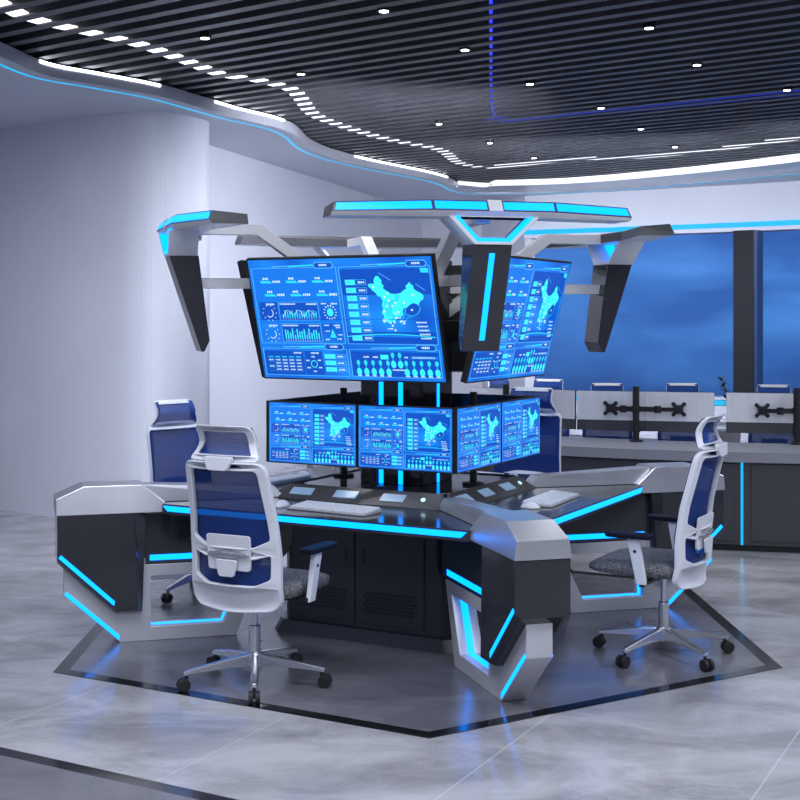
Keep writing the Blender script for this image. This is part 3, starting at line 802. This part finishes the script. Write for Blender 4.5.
pl = ['black monitor pole standing behind the second small monitor from the left','black monitor pole rising behind the third small monitor','black monitor pole on the back right side of the platform','black monitor pole rising above the gap between the two left monitors']
for s in range(4):
    x = CX+.42*math.cos(SIDE[s]); y = CY+.42*math.sin(SIDE[s])
    t = thing('monitor_stand', pl[s], 'stand', (x,y,.809), SIDE[s], 'monitor poles on the console')
    bm = bmesh.new(); cyl(bm, (0,0,0), (0,0,.012), .062, n=28); link('base', bm, M['black'], parent=t)
    bm = bmesh.new(); cyl(bm, (0,0,.012), (0,0,.515), .021, n=24); link('pole', bm, M['black'], parent=t, bevel=.004)
    for sg in (-1,1):
        bm = bmesh.new(); bar(bm, (.0,.02*sg,.30), (.07,.2*sg,.30), .026, .036); bar(bm, (.07,.19*sg,.30), (.11,.2835*sg,.30), .026, .036); link('arm', bm, M['black'], parent=t, bevel=.003)
        bm = bmesh.new(); box(bm, .108, .130, .2835*sg-.045, .2835*sg+.045, .255, .345); link('mounting_plate', bm, M['black'], parent=t, bevel=.002)

# ------------------------------------------------------------------ keyboards and mice
def make_keyboard():
    t = thing('keyboard', 'x', 'keyboard', group='keyboards on the console')
    bm = bmesh.new(); prism(bm, [(-.085,.0),(.085,.0),(.085,.008),(-.085,.020)], -.24, .24); link('keyboard_base', bm, M['key_bed'], parent=t, bevel=.003)
    bm = bmesh.new()
    def top(x): return .008+(.085-x)/.17*.012
    for r in range(6):
        x = -.069+r*.0265
        c = -.228
        while c < .222:
            if -.228+.31 < c < -.228+.325 or .147 < c < .158: c += .0125; continue
            w = .0165 if not (r == 5 and -.12 < c < -.02) else .10
            z = top(x)
            box(bm, x-.0095, x+.0095, c, c+w, z+.0005, z+.008); c += w+.0055
    link('keys', bm, M['key'], parent=t)
    return t
def make_mouse():
    bm = bmesh.new(); bmesh.ops.create_uvsphere(bm, u_segments=20, v_segments=12, radius=1)
    for v in bm.verts:
        x, y, z = v.co; v.co = (x*.055, y*.031*(1-.15*x), max(z,-.02)*.034*(1-.25*x*x)+.0008)
    return bm
def place(o, side, n, t, z, rot):
    a = SIDE[side]; o.location = (CX+n*math.cos(a)-t*math.sin(a), CY+n*math.sin(a)+t*math.cos(a), z); o.rotation_euler = (0,0,a+rot)
kl = ['white keyboard on the front-left desk beside the tall front chair','white keyboard on the front-right desk, near the right chair','white keyboard on the hidden back-right desk','white keyboard on the far left desk, behind the front chair headrest']
mlb = ['white mouse on the front-left desk, just right of the front chair','white mouse at the near end of the front-right keyboard','white mouse on the hidden back-right desk','white mouse on the far left desk beside its keyboard']
kb = make_keyboard()
mouse_me = None
for s in range(4):
    k = kb if s == 0 else dup(kb, (0,0,0), 0, kl[s]); k['label'] = kl[s]; place(k, s, .875, .03, .7465, rad(-4) if s != 1 else rad(3))
    if mouse_me is None:
        m_ = link('computer_mouse', make_mouse(), M['white'], smooth=True); mouse_me = m_.data
    else: m_ = link('computer_mouse', mouse_me)
    m_['label'] = mlb[s]; m_['category'] = 'mouse'; m_['group'] = 'mice on the console'; place(m_, s, .88, -.285, .7465, 0)

# the console is a little shorter from front-left to back-right than it is wide
KS = .965; PH = rad(61.3); T2 = Vector((math.cos(PH), math.sin(PH)))
def warp(x, y):
    p = Vector((x,y)); k = (p-Vector((CX,CY))).dot(T2); return p+T2*((KS-1)*(k+1.0))
def nudge(lst, k, dr, dz):
    o = lst[k]; o.location = (dr*math.cos(ARM[k]), dr*math.sin(ARM[k]), dz)
for lst in (wing, blade, brk, beam, strut_): nudge(lst, 0, 0, -.022)
nudge(wing, 2, -.02, 0); nudge(blade, 3, 0, .022); nudge(brk, 3, 0, .014); nudge(wing, 3, 0, .013)
for o in kids(con):
    o.rotation_euler.z -= PH
    o.location = Matrix.Rotation(-PH, 3, 'Z')@o.location
con.rotation_euler = (0,0,PH); con.scale = (KS,1,1); q = warp(CX,CY); con.location = (q.x,q.y,0)
for o in list(D.objects):
    if o.parent is None and o.name.split('.')[0] in ('video_screen','monitor','monitor_stand','keyboard','computer_mouse'):
        if abs((o.rotation_euler.z-SIDE[0]+pi)%(2*pi)-pi) < .3: continue
        q = warp(o.location.x, o.location.y); o.location.x, o.location.y = q.x, q.y
        d_ = abs(math.cos(o.rotation_euler.z+pi/2-PH))
        if o.name == 'video_screen.001': o.location.x -= .03*T2.x; o.location.y -= .03*T2.y
        if o.name.startswith(('video_screen','monitor')) and d_ > .9: o.scale = (1,KS*(.95 if o.name.startswith('video') else 1),1)

# ================================================================== CHAIRS
def yb(z, x=0):
    P = [(.36,-.180),(.5,-.213),(.62,-.213),(.8,-.233),(1.0,-.277),(1.10,-.302)]
    for (a,ya),(b,yb_) in zip(P, P[1:]):
        if z <= b or (b == P[-1][0]): t = (z-a)/(b-a); base = ya+(yb_-ya)*t; break
    return base+.055*(x/.23)**2
def yh(z, x=0):
    t = (z-1.075)/.165; return -.290+.045*math.sin(pi*min(max(t,0),1)*.85)-.022*max(t-.55,0)/.45+.03*(x/.18)**2
def make_chair(label):
    t = thing('office_chair', label, 'chair', group='ergonomic chairs at the console')
    # base
    bm = bmesh.new(); cyl(bm, (0,0,.075), (0,0,.15), .034, .032, n=24); cyl(bm, (0,0,.15), (0,0,.275), .027, n=24); cyl(bm, (0,0,.275), (0,0,.425), .015, n=20)
    link('gas_lift', bm, M['chrome'], parent=t, bevel=.003)
    st = D.objects.new('star_base', None); 
    bm = bmesh.new(); cyl(bm, (0,0,.085), (0,0,.148), .042, .038, n=24); star = link('star_base', bm, M['chrome'], parent=t, bevel=.004)
    D.objects.remove(st)
    leg0 = None
    for k in range(5):
        if leg0 is None:
            bm = bmesh.new(); R = []
            for x, w, z0, z1 in ((.030,.050,.085,.142),(.12,.044,.088,.132),(.24,.036,.082,.112),(.325,.030,.074,.096),(.345,.026,.072,.092)):
                R.append([bm.verts.new(p) for p in ((x,-w/2,z0),(x,w/2,z0),(x,w*.36,z1),(x,-w*.36,z1))])
            for a, b in zip(R, R[1:]):
                for i in range(4): bm.faces.new([a[i],a[(i+1)%4],b[(i+1)%4],b[i]])
            bm.faces.new(R[0]); bm.faces.new(R[-1])
            leg0 = link('base_leg', bm, M['chrome'], parent=star, bevel=.004); L1 = leg0
            bm = bmesh.new()
            cyl(bm, (.330,0,.045), (.330,0,.078), .008, n=12)
            for sg in (-1,1): cyl(bm, (.345,.006*sg,.031), (.345,.026*sg,.031), .0305, .029, n=24)
            box(bm, .322, .350, -.0055, .0055, .025, .055)
            cas0 = link('caster', bm, M['rubber'], parent=t, bevel=.003); C1 = cas0
        else:
            L1 = leg0.copy(); COL.objects.link(L1); C1 = cas0.copy(); COL.objects.link(C1)
        L1.rotation_euler = C1.rotation_euler = (0,0,rad(72*k))
    # mechanism and lever
    bm = bmesh.new(); hexa(bm, [(-.07,-.13,.405),(.07,-.13,.405),(.07,.13,.405),(-.07,.13,.405)], [(-.14,-.13,.44),(.14,-.13,.44),(.14,.24,.44),(-.14,.24,.44)])
    link('mechanism', bm, M['silver_matte'], parent=t, bevel=.008)
    bm = bmesh.new(); cyl(bm, (-.06,.02,.415), (-.20,.02,.405), .007, n=10); bar(bm, (-.20,.02,.405), (-.275,.02,.402), .034, .014, w2=.026)
    cyl(bm, (.06,.04,.415), (.19,.06,.405), .007, n=10); bar(bm, (.19,.06,.405), (.24,.065,.402), .034, .014)
    link('lever', bm, M['black'], parent=t, bevel=.003)
    # seat
    bm = bmesh.new(); N = 26; rows = []
    def seat_pt(u, v, top):
        x = u*.262; y = -.145+(v+1)/2*.485
        k = (abs(u)**5+abs(v)**5)**.2 if (u or v) else 0
        m_ = max(abs(u),abs(v)); sc = m_/k if k > 0 else 1
        x *= sc; y = .0975+(y-.0975)*sc
        e = min(1, m_)**7
        if top: z = .515-.020*e-.010*(1-u*u)*(1-v*v)-.022*max(v-.55,0)/.45
        else: z = .430+.012*e+.014*max(v-.3,0)/.7
        return (x, y, z)
    for top in (1,0):
        g = [[bm.verts.new(seat_pt(-1+2*i/N, -1+2*j/N, top)) for i in range(N+1)] for j in range(N+1)]
        for j in range(N):
            for i in range(N): bm.faces.new([g[j][i],g[j][i+1],g[j+1][i+1],g[j+1][i]])
        rows.append(g)
    def rim(g): return [g[0][i] for i in range(N)]+[g[j][N] for j in range(N)]+[g[N][i] for i in range(N,0,-1)]+[g[j][0] for j in range(N,0,-1)]
    ra, rb = rim(rows[0]), rim(rows[1])
    for i in range(len(ra)): bm.faces.new([ra[i],ra[(i+1)%len(ra)],rb[(i+1)%len(ra)],rb[i]])
    link('seat', bm, M['fabric'], parent=t, smooth=True)
    # back frame
    out = round_poly([(-.213,1.072),(.213,1.072),(.240,.66),(.238,.43),(.205,.393),(0,.378),(-.205,.393),(-.238,.43),(-.240,.66)], [.045,.045,.08,.02,.03,.05,.03,.02,.08])
    up = round_poly([(-.184,1.046),(.184,1.046),(.214,.715),(.125,.675),(-.125,.675),(-.214,.715)], [.03,.03,.02,.02,.02,.02])
    lo = round_poly([(-.212,.655),(-.125,.632),(.125,.632),(.212,.655),(.210,.535),(.130,.500),(-.130,.500),(-.210,.535)], [.02]*8)
    fn = lambda a,b,c: (a, yb(b,a)+c, b)
    link('back_frame', plate(densify(out,.02), [densify(up,.02), densify(lo,.02)], .015, fn, .006), M['white'], parent=t, smooth=False)
    # mesh, in front of the frame
    def grid(x0f, x1f, z0, z1, nx, nz, yf, off):
        bm = bmesh.new(); g = []
        for j in range(nz+1):
            z = z0+(z1-z0)*j/nz; w = x1f(z); g.append([bm.verts.new((-w+2*w*i/nx, yf(z,-w+2*w*i/nx)+off, z)) for i in range(nx+1)])
        for j in range(nz):
            for i in range(nx): bm.faces.new([g[j][i],g[j][i+1],g[j+1][i+1],g[j+1][i]])
        return bm
    def bw(z):
        w = .211+(1.07-z)/(1.07-.66)*.028 if z > .66 else .238-(.66-z)/.19*.006
        k = max(0, z-1.045)/.02; k2 = max(0,.47-z)/.07
        return w-.028*min(1,k)**2-.07*min(1,k2)+.003
    link('back_mesh', grid(None, bw, .495, 1.066, 12, 24, yb, .019), M['mesh'], parent=t, smooth=True)
    # lumbar support and its latch (rear)
    bm = plate(densify(round_poly([(-.118,.735),(.118,.735),(.112,.575),(-.112,.575)], .015),.03), [], .007, lambda a,b,c: (a, yb(b,0)+.004+c, b), .002)
    lum = link('lumbar_support', bm, M['white'], parent=t)
    bm = plate(densify(round_poly([(-.055,.622),(.055,.622),(.038,.550),(-.038,.550)], .012),.03), [], .008, lambda a,b,c: (a, yb(b,0)-.022+c, b), .003)
    link('latch', bm, M['white'], parent=lum)
    bm = plate(densify(round_poly([(-.13,.650),(0,.668),(.13,.650),(0,.632)], .03),.03), [], .004, lambda a,b,c: (a, yb(b,0)-.017+c+.03*(a/.13)**2*.3, b), .002)
    link('badge', bm, M['chrome'], parent=lum)
    # lower joint
    bm = bmesh.new(); hexa(bm, [(-.05,-.142,.40),(.05,-.142,.40),(.05,-.142,.425),(-.05,-.142,.425)], [(-.05,-.05,.40),(.05,-.05,.40),(.05,-.05,.43),(-.05,-.05,.43)])
    link('back_bracket', bm, M['silver_matte'], parent=t, bevel=.006)
    # headrest
    ho = round_poly([(-.150,1.240),(.150,1.240),(.150,1.14),(.186,1.085),(-.186,1.085),(-.150,1.14)], [.03,.03,.05,.02,.02,.05])
    hh = round_poly([(-.124,1.219),(.124,1.219),(.128,1.15),(.153,1.104),(-.153,1.104),(-.128,1.15)], [.015]*6)
    fh = lambda a,b,c: (a, yh(b,a)+c, b)
    hf = link('headrest_frame', plate(densify(ho,.015), [densify(hh,.015)], .010, fh, .004), M['white'], parent=t)
    def hw(z): return .150 if z > 1.15 else .150+(1.15-z)/.065*.030
    link('headrest_mesh', grid(None, hw, 1.09, 1.236, 10, 12, yh, .016), M['hmesh'], parent=t, smooth=True)
    bm = plate(densify(round_poly([(-.075,1.10),(.075,1.10),(.050,1.045),(-.050,1.045)], .01),.03), [], .012, lambda a,b,c: (a, -.303+(b-1.07)*.1+c, b), .004)
    link('headrest_bracket', bm, M['white'], parent=t)
    # arms
    for sg in (-1,1):
        bm = bmesh.new(); bar(bm, (.11*sg,.005,.425), (.305*sg,.005,.425), .06, .022)
        br = link('arm_bracket', bm, M['black'], parent=t, bevel=.005)
        bm = bmesh.new(); hexa(bm, [(.290*sg,-.020,.414),(.315*sg,-.020,.414),(.315*sg,.035,.414),(.290*sg,.035,.414)], [(.300*sg,.015,.645),(.328*sg,.015,.645),(.328*sg,.080,.645),(.300*sg,.080,.645)])
        ps = link('armrest_post', bm, M['white'], parent=t, bevel=.006)
        bm = bmesh.new(); cyl(bm, (.3265*sg,.037,.58), (.320*sg,.037,.58), .008, n=12); link('height_button', bm, M['black'], parent=ps)
        bm = bmesh.new(); P = round_poly([(-.045,-.10),(.045,-.10),(.040,.15),(-.040,.15)], .03, 6)
        hexa(bm, [(.313*sg+x*.9,y*.95+.045,.643) for x,y in P], [(.313*sg+x,y+.045,.668) for x,y in P])
        link('armrest_pad', bm, M['pad'], parent=t, bevel=.006)
    return t
def rot_base(root, ang):
    for c in kids(root):
        if c.name.startswith('star_base'): c.rotation_euler = (0,0,ang)
        if c.name.startswith('caster'): c.rotation_euler = (0,0,c.rotation_euler.z+ang)
G1 = 'ergonomic chairs at the console'; G2 = 'ergonomic chairs behind the long counter'
ch = make_chair('white and blue mesh office chair at front left, its back turned to us')
proto_rot = {}
def face(dx, dy): return math.atan2(dy, dx)-pi/2
r1 = face(.45,.893)
ch.location = (-.69,6.22,0.003); ch.rotation_euler = (0,0,r1)
chs = [ch]
def chair_at(x, y, r, label, g, sc=1.):
    c = dup(ch, (x,y,0.003 if g == G1 else 0), r, label, g); c.scale = (sc,sc,sc); chs.append(c); return c
c2 = chair_at(1.353,6.73, face(-.865,.50), 'white and blue mesh office chair on the right, seen from its side', G1)
c3 = chair_at(-1.28,8.25, face(.72,-.69), 'blue mesh chair at the far left desk, standing before the pale wall', G1, .965)
c4 = chair_at(.80,8.85, face(-.45,-.89), 'blue mesh chair back seen right behind the rightmost small monitor', G1)
rot_base(ch, rad(-84)-r1); rot_base(c2, rad(8)-c2.rotation_euler.z)
rot_base(c3, rad(20)); rot_base(c4, rad(40))

# ================================================================== LONG COUNTER BEHIND
front = [(.0,11.1),(.45,10.62),(1.22,10.12),(1.95,9.80),(2.92,9.55),(4.2,9.35),(5.6,9.3)]
fs = smooth_path(front, 5)
ct = thing('long_counter', 'long curved charcoal counter with silver top running behind the console to the right', 'counter', (2.6,10.0,0))
def rb(name, P, th, z0, z1, m, par, side=1):
    o = ribbon_wall(name, P, th, z0, z1, m, kind=None, parent=par, side=side); o.matrix_parent_inverse = Matrix.Translation(par.location).inverted(); return o
cbk = off_path(fs, 0)
rb('countertop', fs, .75, .665, .74, M['grey_top'], ct)
rb('front_panel', off_path(fs,-.05), .62, .05, .664, M['dark'], ct)
rb('plinth', off_path(fs,-.09), .5, 0, .05, M['black'], ct)
# raised door panels on the front and the lit joint
def at_px(P, px):
    for a, b in zip(P, P[1:]):
        fa, fb = 400+1310*a.x/a.y, 400+1310*b.x/b.y
        if fa <= px <= fb:
            t = (px-fa)/(fb-fa); return a+(b-a)*t, (b-a).normalized()
pf = off_path(fs, -.05)
def seg_between(P, p0, p1, n=5): return [at_px(P, p0+(p1-p0)*i/n)[0] for i in range(n+1)]
for (a, b) in ((560,640),(645,733),(752,868),(873,985)):
    rb('door_panel', off_path(seg_between(pf,a,b), .012), .0115, .085, .650, M['gloss'] if 0 else M['dark'], ct)
p_, d_ = at_px(pf, 742)
rb('light_strip', off_path([p_-d_*.009, p_+d_*.009], .006), .005, .05, .662, M['led_dim'], ct)
# monitors seen from behind + stands
bm = bmesh.new(); box(bm, -.275,.275, -.012,.006, 0,.32); me_f = D.meshes.new('screen_casing'); bm.to_mesh(me_f); bm.free(); me_f.materials.append(M['black'])
bm = bmesh.new(); box(bm, -.274,.274, -.016,-.0125, .085,.318); me_b = D.meshes.new('back_cover'); bm.to_mesh(me_b); bm.free(); me_b.materials.append(M['mback'])
bm = bmesh.new(); box(bm, -.274,.274, -.015,-.0125, .002,.084); me_c = D.meshes.new('lower_cover'); bm.to_mesh(me_c); bm.free(); me_c.materials.append(M['dark'])
bm = bmesh.new(); box(bm, -.045,.045, -.0185,-.0165, .14,.225); me_v = D.meshes.new('recess'); bm.to_mesh(me_v); bm.free(); me_v.materials.append(M['silver_matte'])
mons = [(498.5,11.02,-42,'leftmost, beside the hub tower'),(547,10.88,-38,'second from the left, above the blue chair'),(611,10.62,-17,'third from the left, left of the tall black pole'),(679,10.48,-15,'fourth from the left, behind the right chair headrest'),(762,10.36,-13,'second from the right, right of the small plant'),(829,10.36,-8,'cut off by the right picture edge')]
for px, Z, a, w_ in mons:
    X = (px-400)*Z/1310
    t = thing('desk_monitor', 'pale monitor back on the counter, '+w_, 'monitor', (X,Z,.815), rad(a), 'monitors turned away on the long counter')
    for nm, me in (('screen_casing',me_f),('back_cover',me_b),('lower_cover',me_c),('recess',me_v)): link(nm, me, parent=t)
    # cross shaped mount
    bm = bmesh.new()
    for sa in (1,-1): bar(bm, (-.042,-.026,.182-.042*sa), (.042,-.026,.182+.042*sa), .026, .026, up=(0,1,0))
    for sx in (-1,1):
        for sz in (-1,1): cyl(bm, (sx*.042,-.019,.182+sz*.042), (sx*.042,-.036,.182+sz*.042), .016, n=12)
    box(bm, -.032,.032,-.05,-.019,.150,.214)
    link('mounting_cross', bm, M['black'], parent=t)
stands = [(506,10.80,(0,1),'leftmost, beside the hub'),(636,10.45,(2,3),'in the middle of the counter'),(797,10.22,(4,5),'at the right edge of the picture')]
for px, Z, (ia, ib), w_ in stands:
    X = (px-400)*Z/1310
    t = thing('monitor_stand', 'tall black dual monitor pole on the long counter, '+w_, 'stand', (X,Z,.741), 0, 'dual monitor poles on the long counter')
    bm = bmesh.new(); box(bm, -.05,.05,-.04,.04,0,.012); link('base', bm, M['black'], parent=t, bevel=.003)
    bm = bmesh.new(); cyl(bm, (0,0,.012), (0,0,.44), .027, n=20); link('pole', bm, M['black'], parent=t, bevel=.003)
    bm = bmesh.new(); cyl(bm, (0,0,.075), (0,0,.11), .034, n=20); link('collar', bm, M['black'], parent=t)
    bm = bmesh.new(); cyl(bm, (0,0,.235), (0,0,.285), .036, n=20); link('collar', bm, M['black'], parent=t)
    for i in (ia, ib):
        px2, Z2, a2, _ = mons[i]; a_ = rad(a2); q = Vector(((px2-400)*Z2/1310, Z2, .997))+Vector((math.sin(a_)*.06, -math.cos(a_)*.06, 0)); q = q-Vector((X,Z,.741))
        p = Vector((0,0,.26)); mid = (p+q)/2+Vector((0,-.02,0))
        bm = bmesh.new(); bar(bm, p, mid, .034, .040); bar(bm, mid, q, .030, .032); cyl(bm, mid-Vector((0,0,.028)), mid+Vector((0,0,.028)), .028, n=14)
        cyl(bm, q-Vector((0,0,.022)), q+Vector((0,0,.022)), .018, n=14)
        link('arm', bm, M['black'], parent=t)
# chairs behind the counter
for px, Z, dx, label in ((514,12.75,.9,'turned sideways, farthest left behind the counter'),(543,12.15,-.35,'second from the left behind the counter'),(608,11.40,-.12,'third from the left behind the counter'),(684,11.40,-.15,'fourth from the left behind the counter'),(776,11.15,-.2,'rightmost behind the counter, near the window post')):
    X = (px-400)*Z/1310
    chair_at(X, Z, face(dx,-1), 'blue mesh chair with white rim, '+label, G2, .92)
# plant between counter and windows
t = thing('potted_plant', 'small dark leafy plant peeking above the monitors beside the dark window post', 'plant', (3.0,12.0,0))
bm = bmesh.new(); cyl(bm, (0,0,0), (0,0,.70), .08, .12, n=24); link('pot', bm, M['pot'], parent=t, bevel=.006)
bm = bmesh.new(); cyl(bm, (0,0,.70), (.02,0,.95), .012, .006, n=8); cyl(bm, (.02,0,.95), (-.05,0,1.17), .006, .003, n=8); link('stem', bm, M['leaf'], parent=t)
bm = bmesh.new()
for k in range(22):
    z = .90+.28*k/22; a = k*2.4; r = .03; L_a = .055
    base = Vector((.0-.07*(z-.95)/.25, 0, z)); dr = Vector((math.cos(a), math.sin(a)*.6, .55)).normalized(); sd_ = dr.cross(Vector((0,0,1))).normalized()
    v = [bm.verts.new(base+dr*q*L_a+sd_*w) for q, w in ((0,0),(.4,.016),(.8,.012),(1.1,0),(.8,-.012),(.4,-.016))]
    bm.faces.new(v)
lf = link('leaves', bm, M['leaf'], parent=t); so = lf.modifiers.new('s','SOLIDIFY'); so.thickness = .0015

# ================================================================== LIGHT
def area(x, y, z, sx, sy, e, col=(.86,.90,1.), rx=0, ry=0, rz=0):  # added fill lamp without a fixture, only there to brighten the room
    l = D.lights.new('fill_light', 'AREA'); l.shape = 'RECTANGLE'; l.size = sx; l.size_y = sy; l.energy = e; l.color = col
    o = D.objects.new('fill_light', l); COL.objects.link(o); o.location = (x,y,z); o.rotation_euler = (rx,ry,rz); return o
area(-1.2,4.6,3.38,1.6,1.2,75)
area(2.2,4.4,3.38,1.6,1.2,85)
area(0.5,1.0,3.38,3.0,1.6,190)
area(5.6,7.5,3.30,1.0,3.5,120)
area(-4.4,8.0,3.30,1.0,2.5,45)
def wash(x, y, z, tx, ty, tz, sx, sy, e):      # added fill lamps aimed at the walls, no fitting behind them
    o = area(x, y, z, sx, sy, e); o.name = 'wall_fill'; o.data.spread = rad(80)
    o.rotation_euler = Vector((tx-x, ty-y, tz-z)).to_track_quat('-Z', 'Y').to_euler(); return o
wash(.3,9.6,3.30, -1.0,15.6,1.2, 1.8,.25, 85)
wash(1.6,12.6,3.30, 2.6,17.4,1.9, 3.0,.25, 50)
wash(4.0,11.4,3.30, 5.2,15.5,2.0, 2.0,.25, 34)
wash(-1.0,7.2,3.30, -2.0,10.9,.6, 1.2,.25, 30)
w = D.worlds.new('night_sky'); bpy.context.scene.world = w; w.use_nodes = True
nt = w.node_tree; bg = nt.nodes['Background']
tc = nt.nodes.new('ShaderNodeTexCoord'); mp = nt.nodes.new('ShaderNodeMapping'); mp.inputs['Scale'].default_value = (1,1,3.2)
no = nt.nodes.new('ShaderNodeTexNoise'); no.inputs['Scale'].default_value = 7.5; no.inputs['Detail'].default_value = 4; no.inputs['Roughness'].default_value = .5; no.inputs['Distortion'].default_value = .4
r = nt.nodes.new('ShaderNodeValToRGB'); e = r.color_ramp.elements
e[0].position = .32; e[0].color = (.030,.105,.40,1); e[1].position = .68; e[1].color = (.075,.25,.72,1)
sx = nt.nodes.new('ShaderNodeSeparateXYZ'); r2 = nt.nodes.new('ShaderNodeValToRGB'); f = r2.color_ramp.elements
f[0].position = .468; f[0].color = (.42,.42,.46,1); f[1].position = .502; f[1].color = (1.15,1.18,1.1,1)
x = f.new(.484); x.color = (.80,.80,.82,1); x = f.new(.535); x.color = (.88,.84,.90,1)
ma = nt.nodes.new('ShaderNodeMath'); ma.operation = 'MULTIPLY_ADD'; ma.inputs[1].default_value = .5; ma.inputs[2].default_value = .5
mu = nt.nodes.new('ShaderNodeMix'); mu.data_type = 'RGBA'; mu.blend_type = 'MULTIPLY'; mu.inputs[0].default_value = 1
N = nt.links.new
N(tc.outputs['Generated'], mp.inputs[0]); N(mp.outputs[0], no.inputs['Vector']); N(no.outputs['Fac'], r.inputs[0])
N(tc.outputs['Generated'], sx.inputs[0]); N(sx.outputs['Z'], ma.inputs[0]); N(ma.outputs[0], r2.inputs[0])
N(r.outputs[0], mu.inputs[6]); N(r2.outputs[0], mu.inputs[7]); N(mu.outputs[2], bg.inputs['Color'])
bg.inputs['Strength'].default_value = 1.0
sc = bpy.context.scene
sc.view_settings.view_transform = 'Standard'; sc.view_settings.look = 'None'; sc.view_settings.gamma = 1; sc.view_settings.exposure = 0.10; sc.view_settings.use_curve_mapping = False
sc.cycles.use_denoising = True
sc.cycles.max_bounces = 8
